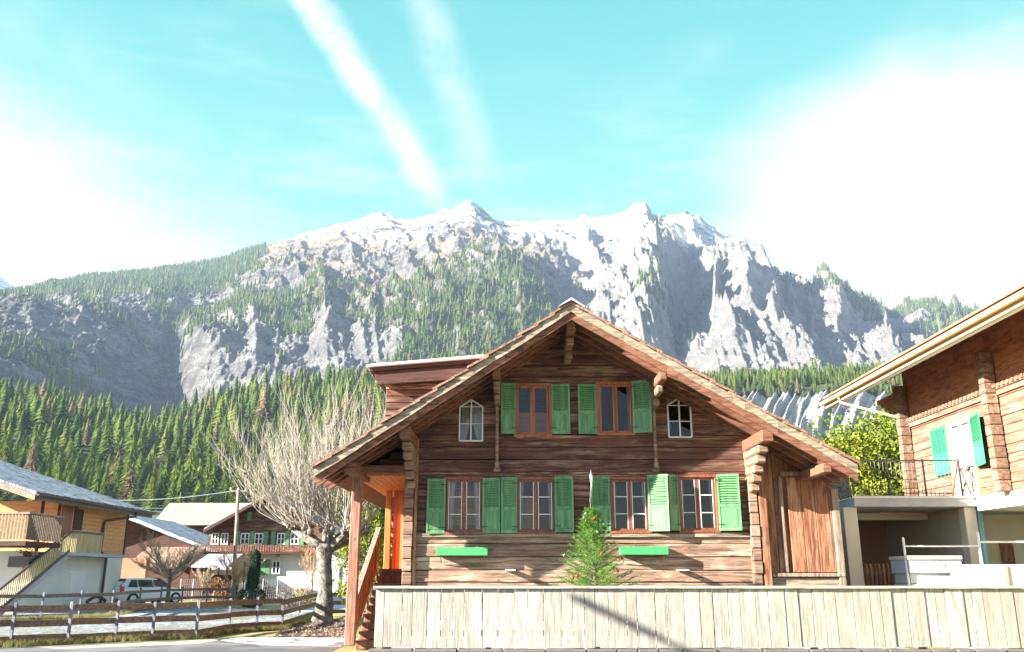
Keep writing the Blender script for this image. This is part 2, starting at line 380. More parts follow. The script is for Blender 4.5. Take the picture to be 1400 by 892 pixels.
def thing(name, label, cat, loc=(0, 0, 0), group=None):
    o = bpy.data.objects.new(name, None); COL.objects.link(o); o.location = loc; o.empty_display_size = .3
    BASE[o.name] = Vector(loc); return tag(o, label, cat, group)
def bx(name, mat, parent, *a, bevel=.008, **k):
    b = MB(); b.box(*a, **k); return b.build(name, mat, parent, bevel)
HAZE = True
# ================================================================== ground and terrain
def sheet(name, pts, z, mat, label=None):
    b = MB(); b.add([(x, y, z) for x, y in pts], [tuple(range(len(pts)))]); o = b.build(name, mat); o['kind'] = 'structure'; return o
sheet('ground', [(-9000, -3000), (9000, -3000), (9000, 9000), (-9000, 9000)], 0.0, 'grass')
sheet('frosted_field', [(-60, 18), (-14, 21.2), (-11, 22.6), (-7.1, 28.2), (-7.0, 31), (-9, 40), (-13, 46), (-60, 45)], .004, 'frost_grass')
sheet('road', [(-60, -10), (3.8, -10), (3.8, 17.4), (-3.9, 17.4), (-3.9, 24.4), (-7.2, 24.6), (-9.5, 22.2), (-12.2, 20.9), (-60, 17)], .004, 'asphalt')
sheet('frosted_pavement', [(-3.95, 21.4), (-3.95, 24.2), (-7.0, 24.5), (-7.6, 23.6), (-5.9, 21.8)], .008, 'frost_asphalt')
sheet('concrete_path', [(-7.5, 22.2), (-7.3, 24.0), (-9.2, 22.9), (-11.2, 21.4), (-10.0, 20.6)], .008, 'concrete_pad')
sheet('village_lane', [(-60, 47), (-20.5, 47), (-12, 49.5), (-6, 58), (-9, 60), (-14, 56), (-60, 58)], .004, 'concrete_pad')
sheet('garden_path', [(-9.5, 40), (-7.5, 40), (-9.0, 60), (-11.0, 60)], .008, 'frost_asphalt')

def hash2(i, j, s):
    h = (i.astype(np.int64) * 374761393 + j.astype(np.int64) * 668265263 + s * 2147483647) & 0x7fffffff
    h = ((h ^ (h >> 13)) * 1274126177) & 0x7fffffff
    return ((h ^ (h >> 16)) & 0xffff) / 65535.0
def vnoise(x, y, s=0):
    xi = np.floor(x); yi = np.floor(y); fx = x - xi; fy = y - yi
    fx = fx * fx * fx * (fx * (fx * 6 - 15) + 10); fy = fy * fy * fy * (fy * (fy * 6 - 15) + 10)
    a = hash2(xi, yi, s); b = hash2(xi + 1, yi, s); c = hash2(xi, yi + 1, s); d = hash2(xi + 1, yi + 1, s)
    return (a * (1 - fx) + b * fx) * (1 - fy) + (c * (1 - fx) + d * fx) * fy
def fbm(x, y, o=5, s=0):
    r = 0; a = .5
    for k in range(o): r = r + a * (vnoise(x, y, s + k) - .5) * 2; x = x * 2.03 + 5.1; y = y * 2.03 + 3.7; a *= .5
    return r
def ridged(x, y, o=6, s=0):
    r = 0; a = .5; w_ = 1.0
    for k in range(o):
        n = 1 - np.abs(2 * vnoise(x, y, s + k) - 1); n = n * n * w_; w_ = np.clip(n * 1.6, 0, 1); r = r + a * n; x = x * 2.05 + 5.1; y = y * 2.05 + 1.7; a *= .52
    return r - .42
XS = lambda L: [P(px, py, 1000.0) for px, py in L]
def curve(r, pts):
    """pts: (photo px, photo py) -> azimuth, tan(elevation)"""
    az, te, rr = [], [], []
    for q in pts:
        p = P(q[0], q[1], 1000.0); h = sqrt(p.x ** 2 + p.y ** 2); rad = q[2] if len(q) > 2 else r
        az.append(atan2(p.x, p.y)); rr.append(rad); te.append(CAMH + (p.z - CAMH) / h * rad)
    o = np.argsort(az); return np.array(az)[o], np.array(rr)[o], np.array(te)[o]
FOREST_TOP = [(-250, 560), (0, 548), (60, 560), (150, 580), (210, 590), (260, 575), (320, 552), (400, 535), (480, 520), (560, 510), (700, 505), (800, 520), (900, 520), (940, 512), (1000, 512), (1100, 510), (1200, 512), (1300, 500), (1450, 480), (1700, 470)]
CURVES = [
    (np.array([-1., 1.]), np.array([130., 130.]), np.array([-1.5, -1.5])),
    (np.array([-1., -.2, .15, .3, 1.]), np.array([330., 330., 300., 300., 300.]), np.array([22., 22., 22., 16., 16.])),
    curve(740, FOREST_TOP),
    curve(900, [(px, py + 34) for px, py in FOREST_TOP]),
    curve(1250, [(-250, 570, 980), (0, 570, 1080), (120, 568, 1200), (235, 565, 1420), (262, 555, 1330), (350, 528), (480, 505), (560, 500), (700, 500), (850, 525), (930, 528), (1000, 520), (1100, 515), (1180, 500), (1300, 485), (1700, 470)]),
    curve(1500, [(-250, 500, 1060), (0, 500, 1190), (120, 505, 1380), (232, 500, 1640), (258, 455, 1500), (285, 448, 1450), (320, 450), (350, 440), (380, 448), (420, 455), (450, 430), (480, 455), (520, 460), (560, 435), (600, 420), (660, 425), (720, 440), (780, 465), (830, 470), (880, 455), (920, 505), (935, 510), (950, 480), (985, 440), (1010, 430), (1060, 440), (1120, 480), (1160, 500), (1230, 470), (1300, 470), (1700, 460)]),
    curve(2000, [(-250, 430, 1300), (0, 425, 1480), (60, 425, 1560), (160, 420, 1800), (250, 425, 2080), (290, 420, 2040), (340, 405), (400, 385), (440, 378), (480, 395), (520, 398), (560, 372), (610, 352), (650, 343), (690, 347), (720, 358), (745, 390), (780, 435), (810, 420), (830, 395), (860, 365), (890, 330), (905, 325), (915, 370), (932, 500), (950, 440), (970, 385), (990, 345), (1008, 327), (1028, 336), (1045, 362), (1060, 395), (1075, 430), (1100, 425), (1130, 385), (1145, 380), (1160, 410), (1200, 440), (1260, 440), (1320, 455), (1700, 450)]),
    curve(2350, [(-250, 445, 1900), (0, 415, 1950), (100, 405, 2150), (200, 400, 2300), (300, 390), (400, 362), (480, 365), (560, 360), (620, 340), (680, 345), (730, 348), (780, 375), (840, 345), (880, 318), (920, 330), (940, 380), (960, 350), (1000, 345), (1050, 380), (1090, 400), (1130, 385), (1200, 430), (1320, 445), (1700, 450)]),
    curve(3000, [(-250, 470), (-60, 440), (0, 402), (30, 396), (80, 386), (130, 378), (170, 374), (220, 368), (262, 362), (300, 356), (350, 338), (400, 322), (440, 308), (470, 301), (505, 294), (520, 291), (545, 298), (575, 297), (600, 289), (618, 283), (632, 273), (642, 272), (655, 280), (672, 296), (690, 303), (725, 305), (745, 300), (780, 295), (830, 291), (852, 286), (872, 278), (882, 275), (893, 292), (905, 291), (925, 290), (955, 291), (968, 303), (985, 312), (1000, 322), (1030, 337), (1050, 362), (1065, 373), (1090, 377), (1105, 382), (1120, 376), (1140, 374), (1155, 392), (1180, 407), (1210, 416), (1240, 412), (1290, 432), (1350, 442), (1600, 452), (1700, 455)]),
    curve(4200, [(-250, 520), (0, 480), (400, 430), (700, 400), (900, 400), (1000, 430), (1200, 480), (1700, 500)]),
]
def terrain(x, y, detail=True):
    r = np.hypot(x, y); az = np.arctan2(x, y)
    wr = fbm(x / 260., y / 260., 4, 31); azw = az + np.clip((r - 900) / 600, 0, 1) * (.010 * wr)
    # fade the warp on the skyline
    sk = np.clip((3000 - r) / 500, 0, 1); azw = az * (1 - sk) + azw * sk
    rs = [np.interp(azw, c[0], c[1]) for c in CURVES]; zs = [np.interp(azw, c[0], c[2]) for c in CURVES]
    z = np.full_like(r, -2.0)
    for k in range(len(CURVES) - 1):
        m_ = (r >= rs[k]) & (r <= rs[k + 1] + 1e-6); f = (r - rs[k]) / (rs[k + 1] - rs[k])
        z = np.where(m_, zs[k] + (zs[k + 1] - zs[k]) * f, z)
    z = np.where(r > rs[-1], zs[-1] - (r - rs[-1]) * .3, z)
    far = np.clip((r - 1000) / 700, .0, 1) * (0.28 + .72 * np.clip(np.abs(3000 - r) / 450, 0, 1))
    strat = (x * .8 + z * .9 + y * .15)
    rg = ridged(az * 34 + .002 * z + .6 * wr, r / 900. + .3 * wr, 6, 3)
    rg2 = ridged(x / 330. + y / 700., strat / 420. + y / 900., 6, 19)
    rt = np.clip((az - .06) / .05, 0, 1)
    lf = 1 - .55 * np.clip((-az - .26) / .06, 0, 1)
    z = z + lf * far * ((48 + 55 * rt) * rg + (60 - 10 * rt) * rg2 + 30 * fbm(x / 60., y / 60., 5, 7) + 22 * ridged(x / 40. + y / 90., strat / 50., 5, 77))
    z = z + np.clip((r - 1150) / 80, 0, 1) * np.clip((2900 - r) / 300, 0, 1) * (16 * ridged(x / 26. + .5 * wr, y / 80., 5, 101) + 9 * ridged(x / 9., y / 22. + z / 30., 4, 131))
    nearf = np.clip((r - 330) / 200, 0, 1) * np.clip((1000 - r) / 250, 0, 1)
    gul = np.clip((az - .16) / .05, 0, 1) * np.clip((r - 320) / 80, 0, 1) * np.clip((690 - r) / 60, 0, 1)
    z = z + nearf * (12 * fbm(x / 120., y / 120., 4, 5)) * (1 - gul) + gul * 8 * ridged(az * 150 + 1.2 * wr - r * .02, r / 200., 5, 55)
    return z
NA, NR = 1480, 620
azs = np.linspace(-.93, .93, NA)
rsx = np.concatenate([np.linspace(130, 760, 130, endpoint=False), np.linspace(760, 1200, 60, endpoint=False), np.linspace(1200, 3080, 400, endpoint=False), np.linspace(3080, 4800, 30)])
NR = len(rsx)
AZ, RR = np.meshgrid(azs, rsx, indexing='ij')
TX = RR * np.sin(AZ); TY = RR * np.cos(AZ); TZ = terrain(TX, TY)
co = np.stack([TX, TY, TZ], -1).reshape(-1, 3).astype(np.float32)
ii, jj = np.meshgrid(np.arange(NA - 1), np.arange(NR - 1), indexing='ij'); a_ = ii * NR + jj
quads = np.stack([a_, a_ + NR, a_ + NR + 1, a_ + 1], -1).reshape(-1, 4)
def bulk(name, co, faces, mats, attrs=None, smooth=False, fattrs=None):
    k = faces.shape[1]; me = bpy.data.meshes.new(name); me.vertices.add(len(co)); me.vertices.foreach_set('co', co.ravel().astype(np.float32))
    me.loops.add(faces.size); me.loops.foreach_set('vertex_index', faces.ravel().astype(np.int32))
    me.polygons.add(len(faces)); me.polygons.foreach_set('loop_start', np.arange(0, faces.size, k, dtype=np.int32))
    try: me.polygons.foreach_set('loop_total', np.full(len(faces), k, dtype=np.int32))
    except Exception: pass
    for q in mats: me.materials.append(MATS[q])
    for n_, v_ in (attrs or {}).items(): at = me.attributes.new(n_, 'FLOAT', 'POINT'); at.data.foreach_set('value', v_.ravel().astype(np.float32))
    me.update(calc_edges=True)
    if smooth: me.polygons.foreach_set('use_smooth', np.ones(len(faces), dtype=bool))
    o = bpy.data.objects.new(name, me); COL.objects.link(o); return o
def pix(x, y, z):
    yy = y * cos(TH) + (z - CAMH) * sin(TH); zz = -y * sin(TH) + (z - CAMH) * cos(TH)
    return 700 + F * x / yy, 446 - F * zz / yy
nzA = fbm(TX / 150., TY / 150., 5, 91); nzB = fbm(TX / 60., TY / 60., 4, 71)
S = lambda v, a, b: np.clip((v - a) / (b - a), 0, 1)
# where woods grow, by azimuth, distance and height
def forest_mask(x, y, z):
    r = np.hypot(x, y); az = np.arctan2(x, y); n = fbm(x / 150., y / 150., 5, 91); n2 = fbm(x / 60., y / 60., 4, 71)
    near = ((r > 320) & (r < 880) & (az < .11)) | ((r > 615) & (r < 830) & (az >= .11))
    low = ((r > 290) & (r < 345) & (az >= .11)) & (n > -.1)
    spur = (r > 1230) & (r < 2030) & (az > -.14 + .04 * n) & (az < .055 + .02 * n) & (n2 > -.36 - .25 * n)
    midl = (r > 1280) & (r < 2060) & (az > -.33) & (az <= -.12) & (n + .6 * n2 > .14) & (z > 400)
    ridge = (r > 2400) & (r < 3030) & (az > -.9) & (az < -.30 + .02 * n) & (n2 > -.35)
    ledge = (r > 1250) & (r < 2500) & (az > -.9) & (az < -.26) & (n + .5 * n2 > .26 - .36 * np.clip((r - 1600) / 700, 0, 1))
    right = (r > 2050) & (r < 3030) & (az > .36) & (n > -.05)
    rtuft = (r > 1250) & (r < 2400) & (az > .06) & (az <= .36) & (n + .5 * n2 > .30)
    return near, low, spur, midl, ridge, ledge, right, rtuft
fm = forest_mask(TX, TY, TZ)
forest = (fm[0] | fm[1] | fm[2] | fm[4] | fm[6] | fm[3]).astype(float)
snow = S(TZ + 90 * nzA + 60 * S(AZ, .0, .2), 1010, 1180) * S(AZ, -.28, -.12) * (1 - .85 * S(AZ, .25, .3))
grass = 1.0 * S(TZ, 360, 560) * S(AZ, -.36, -.24) * (1 - S(AZ, .04, .10) * .7)
gravel = ((AZ > .13) & (RR < 665) & (RR > 350)).astype(float) * (1 - forest)
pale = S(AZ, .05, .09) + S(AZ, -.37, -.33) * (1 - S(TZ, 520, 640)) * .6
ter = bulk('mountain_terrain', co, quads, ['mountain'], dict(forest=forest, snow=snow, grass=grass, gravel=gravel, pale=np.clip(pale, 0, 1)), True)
ter['kind'] = 'structure'
# far snowy peak at the left edge, behind the main ridge
b = MB(); pk = P(-45, 352, 6000.0); n_ = 28; ring = []
vs = [tuple(pk)]
for q, (rad, dz) in enumerate(((180, .05), (420, .16), (800, .42), (1500, 1.0))):
    for k in range(n_):
        th = 2 * pi * k / n_; rr_ = rad * (1 + .28 * sin(3 * th + q) + R(-.16, .16)); vs.append((pk.x + rr_ * cos(th), pk.y + rr_ * sin(th), pk.z - (pk.z) * dz * (1 + R(-.05, .05) * (q < 3))))
fs = [(0, 1 + k, 1 + (k + 1) % n_) for k in range(n_)]
for q in range(3): fs += [(1 + q * n_ + k, 1 + (q + 1) * n_ + k, 1 + (q + 1) * n_ + (k + 1) % n_, 1 + q * n_ + (k + 1) % n_) for k in range(n_)]
b.add(vs, fs, 0); pkm = bulk('far_peak', np.array(vs), np.array([f if len(f) == 4 else (f[0], f[1], f[2], f[2]) for f in fs[n_:]] ), ['mountain'], dict(snow=np.ones(len(vs)), forest=np.zeros(len(vs)), grass=np.zeros(len(vs)), gravel=np.zeros(len(vs)), pale=np.zeros(len(vs)))); pkm['kind'] = 'structure'

# ================================================================== conifers
def conifer_mesh(seed, tiers=10, spikes=10, h=1.0, wd=.20, jag=.35):
    rr = random.Random(seed); V = []; Fc = []; T = []
    for k in range(tiers):
        f = k / tiers; z0 = .08 + .90 * f; zt = min(1.0, z0 + 1.55 / tiers); rad = wd * (1 - f) ** .85 + .012
        o = len(V); V.append((rr.uniform(-.01, .01), rr.uniform(-.01, .01), zt)); n = spikes * 2; ph = rr.uniform(0, 6.28)
        for i in range(n):
            th = ph + 2 * pi * i / n; q = rad * (rr.uniform(.8, 1.2) if i % 2 == 0 else rr.uniform(.42, .62)); dz = -rr.uniform(.0, .6) / tiers if i % 2 == 0 else .35 / tiers
            V.append((q * cos(th), q * sin(th), z0 + dz))
        tn = rr.random() * .5
        for i in range(n): Fc.append((o, o + 1 + i, o + 1 + (i + 1) % n)); T.append(min(1, tn + rr.uniform(-.12, .3)))
    return np.array(V), np.array(Fc), np.array(T)
def conifer_obj(name, seed, h):
    V, Fc, T = conifer_mesh(seed, random.choice((10, 13, 16)), random.choice((9, 11, 13)), 1, R(.12, .21)); b = MB()
    for f, tn in zip(Fc, T): b.f.append(tuple(int(q) for q in f)); b.t.append(float(max(0, tn))); b.m.append(0)
    b.v = [tuple(v * h) for v in V]
    b.tube([(0, 0, -.5), (0, 0, h * .12)], [.02 * h, .015 * h], 6, .5, 1)
    return b.build(name, ['spruce', 'bark'])
# near wood: 300 single trees nearest the camera, the rest as one mass
def sample(n, r0, r1, a0, a1):
    r = np.sqrt(rng.uniform(r0 ** 2, r1 ** 2, n)); a = rng.uniform(a0, a1, n); return r * np.sin(a), r * np.cos(a)
def thin(x, y, dmin):
    """keep points at least dmin apart on a coarse grid"""
    seen = {}; keep = []
    for i in range(len(x)):
        k = (int(x[i] // dmin), int(y[i] // dmin)); ok = True
        for a in (-1, 0, 1):
            for b_ in (-1, 0, 1):
                for j in seen.get((k[0] + a, k[1] + b_), ()):
                    if (x[i] - x[j]) ** 2 + (y[i] - y[j]) ** 2 < dmin * dmin: ok = False
        if ok: seen.setdefault(k, []).append(i); keep.append(i)
    return np.array(keep)
x, y = sample(33000, 320, 880, -.88, .80); z = terrain(x, y); m_ = forest_mask(x, y, z); k = m_[0] | m_[1]
bare = (fbm(x / 70., y / 70., 3, 44) > -.40) & (fbm(x / 22., y / 22., 3, 45) > -.42)
x, y, z = x[k & bare], y[k & bare], z[k & bare]; kp = thin(x, y, 6.3); x, y, z = x[kp], y[kp], z[kp]
h = rng.uniform(12, 21, len(x)) * rng.choice([.6, .8, 1, 1.0, 1.2], len(x)); r = np.hypot(x, y); h = h * np.clip(.85 + (r - 400) / 1200, .8, 1.25)
h = np.where(np.arctan2(x, y) > .11, h * .5, h)
px_, py_ = pix(x, y, z + h * .7); vis = (px_ > -30) & (px_ < 560) & (py_ < 700)
order = np.argsort(np.where(vis, r, r + 5000)); ind = order[:290]; rest = order[290:]
protos = [conifer_obj('spruce_tree', 100 + q, 1.0) for q in range(9)]
labels_ = 'dark green spruce packed among its like on the slope above the village roofs'
for q, i in enumerate(ind):
    o = protos[q] if q < 9 else protos[q % 9].copy()
    if q >= 9: COL.objects.link(o)
    o.location = (x[i], y[i], z[i] - .5); s_ = float(h[i]); o.scale = (s_ * R(1.25, 1.9), s_ * R(1.25, 1.9), s_); o.rotation_euler = (0, 0, R(0, 6.28))
    tag(o, labels_, 'tree', 'spruces on the wooded slope')
def merged(name, x, y, z, h, mat, lib, wscale=1.0):
    Vs, Fs, Ts = [], [], []; off = 0
    for i in range(len(x)):
        V, Fc, T = lib[i % len(lib)]; a = rng.uniform(0, 6.28); c_, s_ = cos(a), sin(a); q = V * h[i]; q = q * np.array([wscale, wscale, 1])
        Vs.append(np.stack([q[:, 0] * c_ - q[:, 1] * s_ + x[i], q[:, 0] * s_ + q[:, 1] * c_ + y[i], q[:, 2] + z[i] - .4], -1)); Fs.append(Fc + off); off += len(V)
        Ts.append(np.full(len(V), np.clip(rng.uniform(0, 1), 0, 1)))
    o = bulk(name, np.concatenate(Vs), np.concatenate(Fs), [mat], dict(tone=np.concatenate(Ts))); return o
lib = [conifer_mesh(s_, 10, 8, 1, .22 + .025 * (s_ % 3)) for s_ in range(6)]
xb, yb_ = sample(26000, 655, 815, .10, .72); kp = thin(xb, yb_, 3.6); xb, yb_ = xb[kp], yb_[kp]; zb_ = terrain(xb, yb_); hb_ = rng.uniform(6, 13, len(xb)) * np.where(fbm(xb / 40., yb_ / 40., 3, 8) > -.2, 1, .5)
xm, ym, zm, hm = np.concatenate([x[rest], xb]), np.concatenate([y[rest], yb_]), np.concatenate([z[rest], zb_]), np.concatenate([h[rest], hb_])
tag(merged('spruce_wood', xm, ym, zm, hm, 'spruce_far', lib), 'dense green spruce wood covering the hill below the grey cliffs', 'wood', kind='stuff')
lib2 = [conifer_mesh(s_ + 20, 4, 5, 1, .17) for s_ in range(5)]
x, y = sample(170000, 1230, 3030, -.88, .88); z = terrain(x, y); m_ = forest_mask(x, y, z); k = m_[2] | m_[3] | m_[4] | m_[5] | m_[6] | m_[7]
x, y, z = x[k], y[k], z[k]; kp = thin(x, y, 7.2); x, y, z = x[kp], y[kp], z[kp]
tag(merged('mountain_wood', x, y, z, rng.uniform(12, 22, len(x)), 'spruce_far', lib2, 1.25), 'blue green conifers scattered over the rocky spur and high ridge', 'wood', kind='stuff')
print('far trees', len(x))
# ================================================================== the big wooden chalet
YF = 20.7; YR = 18.85; YB = 31.0
def FX(px, py=690): return P(px, py, YF).x
def FZ(py, px=700): return P(px, py, YF).z
apex = P(781, 413, YR); eL = P(430, 637, YR); eR = P(1172, 632, YR)
RX, RZ = apex.x, apex.z
sL = (RZ - eL.z) / (RX - eL.x); sR = (RZ - eR.z) / (eR.x - RX)
TT = .42                                            # vertical thickness of the roof package
def roofz(x): return RZ - (sL * (RX - x) if x < RX else sR * (x - RX))
def under(x): return roofz(x) - TT
WL, WR = FX(557, 690), FX(1040, 720)
BR = P(1146, 720, YF).x                             # right edge of the barn part
ch = thing('wooden_chalet', 'large dark log chalet with green shutters standing behind the pale plank fence', 'chalet', (1.5, YF, 0))
# openings: px0, px1, py0, py1
low = [(610, 660, 655, 728), (707, 758, 655, 728), (835, 885, 655, 727), (927, 977, 652, 726)]
upw = [(705, 751, 527, 595), (817, 863, 525, 593)]
smw = [(629, 660, 547, 603), (912, 943, 545, 598)]
def rect(o): return (FX(o[0], o[2]) + 0.0, FX(o[1], o[2]), FZ(o[3]), FZ(o[2]))
OP = [rect(o) for o in low + upw + smw]
log = MB(); z = .62; row = 0
while z < RZ - .5:
    hgt = R(.25, .31); z1 = z + hgt
    cuts = sorted([(o[0], o[1]) for o in OP if o[2] < z1 - .02 and o[3] > z + .02])
    zb, zt = z, z1 - .012
    def lx(zz): return max(WL, RX - (RZ - TT + .12 - zz) / sL)
    def rx(zz): return min(WR, RX + (RZ - TT + .12 - zz) / sR)
    yj = R(-.018, .018) - (.035 if abs(z - FZ(648)) < .2 else 0); tn = random.random()
    brk = sorted({zb, zt} | {q for o in OP for q in (o[2], o[3]) if zb + .01 < q < zt - .01}); segs = []
    for k_ in range(len(brk) - 1):
        b0_, b1_ = brk[k_], brk[k_ + 1]; mid_ = (b0_ + b1_) / 2; st = (lx(b0_), lx(b1_))
        for o in sorted(OP):
            if o[2] < mid_ < o[3]: segs.append((st, (o[0], o[0]), b0_, b1_)); st = (o[1], o[1])
        segs.append((st, (rx(b0_), rx(b1_)), b0_, b1_))
    for (a, b_, zz0, zz1) in segs:
        if b_[0] - a[0] < .03: continue
        nx = max(1, int((b_[0] - a[0]) / .8)); rb = []; rt = []
        for q in range(nx + 1):
            f = q / nx; rb.append((a[0] + (b_[0] - a[0]) * f, zz0 + (R(-.008, .008) if 0 < q < nx else 0))); rt.append((a[1] + (b_[1] - a[1]) * f, zz1 + (R(-.008, .008) if 0 < q < nx else 0)))
        if rt[-1][0] - rt[0][0] < .02: rt = [((rt[0][0] + rt[-1][0]) / 2, zz1)]
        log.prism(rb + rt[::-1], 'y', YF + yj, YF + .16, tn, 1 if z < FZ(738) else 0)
    z = z1; row += 1
log.build('log_wall', ['log_brown', 'log_sunlit_pale'], ch, .018)
bx('stone_plinth', 'plaster', ch, WL + .05, WR - .05, YF + .02, YF + .3, 0, .62)
b = MB(); b.prism([(WL, .3), (WR, .3), (BR, .3), (BR, under(BR) + .1), (RX, RZ - TT), (WL, under(WL) + .1)], 'y', YF + 3.2, YF + 3.3); b.box(WL + .1, BR - .1, YF + .2, YF + 3.2, FZ(650) - .15, FZ(650)); b.box(WL, WL + .12, YF + .18, YB - .6, .0, under(WL) + .1); b.box(BR - .12, BR, YF + .4, YB - .6, 0, under(BR) + .05)
b.prism([(WL, 0), (BR, 0), (BR, under(BR) + .1), (RX, RZ - TT), (WL, under(WL) + .1)], 'y', YB - .6, YB - .5)
b.build('inner_walls', 'dark_interior', ch)
# belt ledge below lower windows, floor band, small gable boards
b = MB(); b.box(WL - .03, WR + .03, YF - .06, YF + .02, FZ(735), FZ(730)); b.build('belt_ledge', 'barge', ch, .008)
b = MB(); b.box(WL, WR, YF - .045, YF - .01, FZ(649), FZ(646)); b.box(FX(705), FX(868), YF - .05, YF, FZ(600), FZ(596)); b.build('moulding', 'log_brown', ch, .006)
# right corner: crossing log ends and posts; left corner
def corner(px0, px1, name):
    b = MB(); z = .55
    while z < under((FX(px0) + FX(px1)) / 2) - .1:
        hh = R(.25, .3); b.box(FX(px0) + R(-.01, .01), FX(px1) + R(-.01, .01), YF - R(.12, .17), YF + .05, z, z + hh - .012); z += hh
    return b.build(name, 'log_end', ch, .015)
corner(553, 566, 'corner_logs'); corner(1022, 1034, 'corner_logs')
b = MB(); b.box(FX(566.5), FX(571), YF - .10, YF - .01, .5, FZ(600)); b.build('corner_board', 'barn_board', ch, .01)
b = MB(); b.box(FX(1036), FX(1046), YF - .14, YF + .06, .5, FZ(640)); b.build('corner_board', 'barn_board', ch, .01)
b = MB(); b.box(FX(551), FX(569), YF - .22, YF - .0, .5, .80); b.box(FX(1020), FX(1047), YF - .25, YF - .0, .5, .84); b.build('corner_foot', 'plaster_grey', ch, .03)
# barn part
b = MB(); x = FX(1047)
while x < BR - .02:
    wd_ = R(.17, .27); x1 = min(x + wd_, BR); b.prism([(x, .55), (x1 - .012, .55), (x1 - .012, under(x1) + .12), (x, under(x) + .12)], 'y', YF + .10 + R(-.012, .012), YF + .16); x = x1
b.build('barn_wall', 'barn_board', ch, .005)
bx('barn_backing', 'dark_interior', ch, FX(1047), BR, YF + .165, YF + .2, .3, under(BR))
b = MB(); x = FX(1075, 655); xe = FX(1136, 655); 
while x < xe - .02:
    x1 = min(x + R(.26, .34), xe); b.box(x, x1 - .012, YF + .03 + R(-.006, .006), YF + .07, FZ(783), FZ(652) + R(-.01, .01)); x = x1
for zz in (FZ(770), FZ(672)): b.box(FX(1075) + .02, xe - .02, YF + .072, YF + .095, zz, zz + .14)
dr = b.build('barn_door', 'barn_board', ch, .008)
b = MB(); b.box(FX(1070), FX(1145), YF - .02, YF + .1, FZ(651), FZ(645)); b.box(FX(1047), BR + .03, YF - .08, YF + .12, FZ(789), FZ(784)); b.box(BR - .10, BR + .05, YF - .06, YF + .12, .4, under(BR) + .1); b.box(FX(1069, 720), FX(1074, 720), YF, YF + .1, FZ(783), FZ(652)); b.build('barn_frame', 'weathered_z', ch, .012)
bx('barn_base', 'barge', ch, FX(1047), BR, YF - .01, YF + .12, .0, FZ(790))
# roof
b = MB()
for sgn, ex, sl in ((-1, eL.x, sL), (1, eR.x, sR)):
    x0 = RX; x1 = ex; n = int(abs(x1 - x0) / .36); 
    for q in range(n):
        xa = x0 + (x1 - x0) * q / n; xb = x0 + (x1 - x0) * (q + 1.28) / n
        if q == n - 1: xb = x1 + sgn * .05
        za, zb = roofz(xa) - .05, roofz(xb) - .0 + .035
        lo, hi = (xa, xb) if xa < xb else (xb, xa)
        y = YR - R(.02, .07)
        while y < YB:
            y1 = min(y + R(.35, .8), YB); j = R(-.012, .018)
            b.prism([(xa, za - .02 + j), (xa, za + .03 + j), (xb, zb + j), (xb, zb - .055 + j)], 'y', y, y1 - .01); y = y1
b.build('roof_tiles', 'tile_plank', ch)
b = MB()
for sgn, ex, sl in ((-1, eL.x, sL), (1, eR.x, sR)):
    n = 16
    for q in range(n):
        xa = RX + (ex - RX) * q / n; xb = RX + (ex - RX) * (q + 1) / n - sgn * .008
        b.prism([(xa, roofz(xa) - .12), (xa, roofz(xa) - .18), (xb, roofz(xb) - .18), (xb, roofz(xb) - .12)], 'y', YR + .06, YB)
b.build('roof_soffit', 'rafter', ch)
def wavy(xa, xb, yy0, yy1, top, bot, name, mat, n=26, amp=.012):
    b = MB(); up_ = []; dn = []
    for q in range(n + 1):
        x = xa + (xb - xa) * q / n; j = R(-amp, amp); up_.append((x, roofz(x) - top + j * .6)); dn.append((x, roofz(x) - bot + j))
    for q in range(n): b.prism([up_[q], up_[q + 1], dn[q + 1], dn[q]], 'y', yy0, yy1, .4 + .12 * sin(q * .7) if amp > .004 else .3)
    return b.build(name, mat, ch)
for xa, xb in ((eL.x, RX), (RX, eR.x)):
    wavy(xa, xb, YR, YR + .05, .055, .235, 'barge_board', 'barge', amp=.014)
    wavy(xa, xb, YR + .055, YR + .11, .19, .40, 'under_barge_board', 'rafter', amp=.006)
    for k, yy in enumerate((YR + .55, YR + 1.1, YR + 1.6)): wavy(xa, xb, yy, yy + .12, .185, .36, 'rafter', 'rafter', amp=.002)
b = MB(); b.prism([(RX - .30, RZ - .13), (RX, RZ + .075), (RX + .30, RZ - .13), (RX, RZ + .035)], 'y', YR - .09, YB); b.build('ridge_cap', 'snow', ch)
# purlins with their stepped corbels
def purlin(x, w_=.22, hh=.24, corb=0, y0=YR + .16, z_=None):
    zt = (under(x) + .06) if z_ is None else z_
    b = MB(); b.box(x - w_ / 2, x + w_ / 2, y0, YF + .4, zt - hh, zt); b.build('purlin', 'rafter', ch, .02)
    if corb:
        b = MB()
        for q in range(corb): zz = zt - hh - .01 - q * .19; b.box(x - w_ / 2 + .01 + .004 * q, x + w_ / 2 - .01, YF - (1.25 - q * 1.1 / corb) + R(-.03, .03), YF + .02, zz - .18, zz)
        b.build('corbel', 'log_end', ch, .03)
    return zt - hh
zc = purlin(FX(562), .24, .26, 5); purlin(FX(1028), .26, .26, 5)
purlin(RX, .2, .28, 2)
purlin(eL.x + .72, .26, .24); purlin(eR.x - .6, .2, .2)
for px in (680, 892):
    x = P(px, 560, YF).x; zt = purlin(x, .17, .2, 2)
    b = MB(); b.box(x - .035, x + .035, YF - .22, YF - .14, FZ(636), zt); b.box(x - .05, x + .05, YF - .24, YF, FZ(642), FZ(634)); b.box(x - .08, x + .08, YF - .14, YF, FZ(646), FZ(641)); b.build('strut', 'log_end', ch, .01)

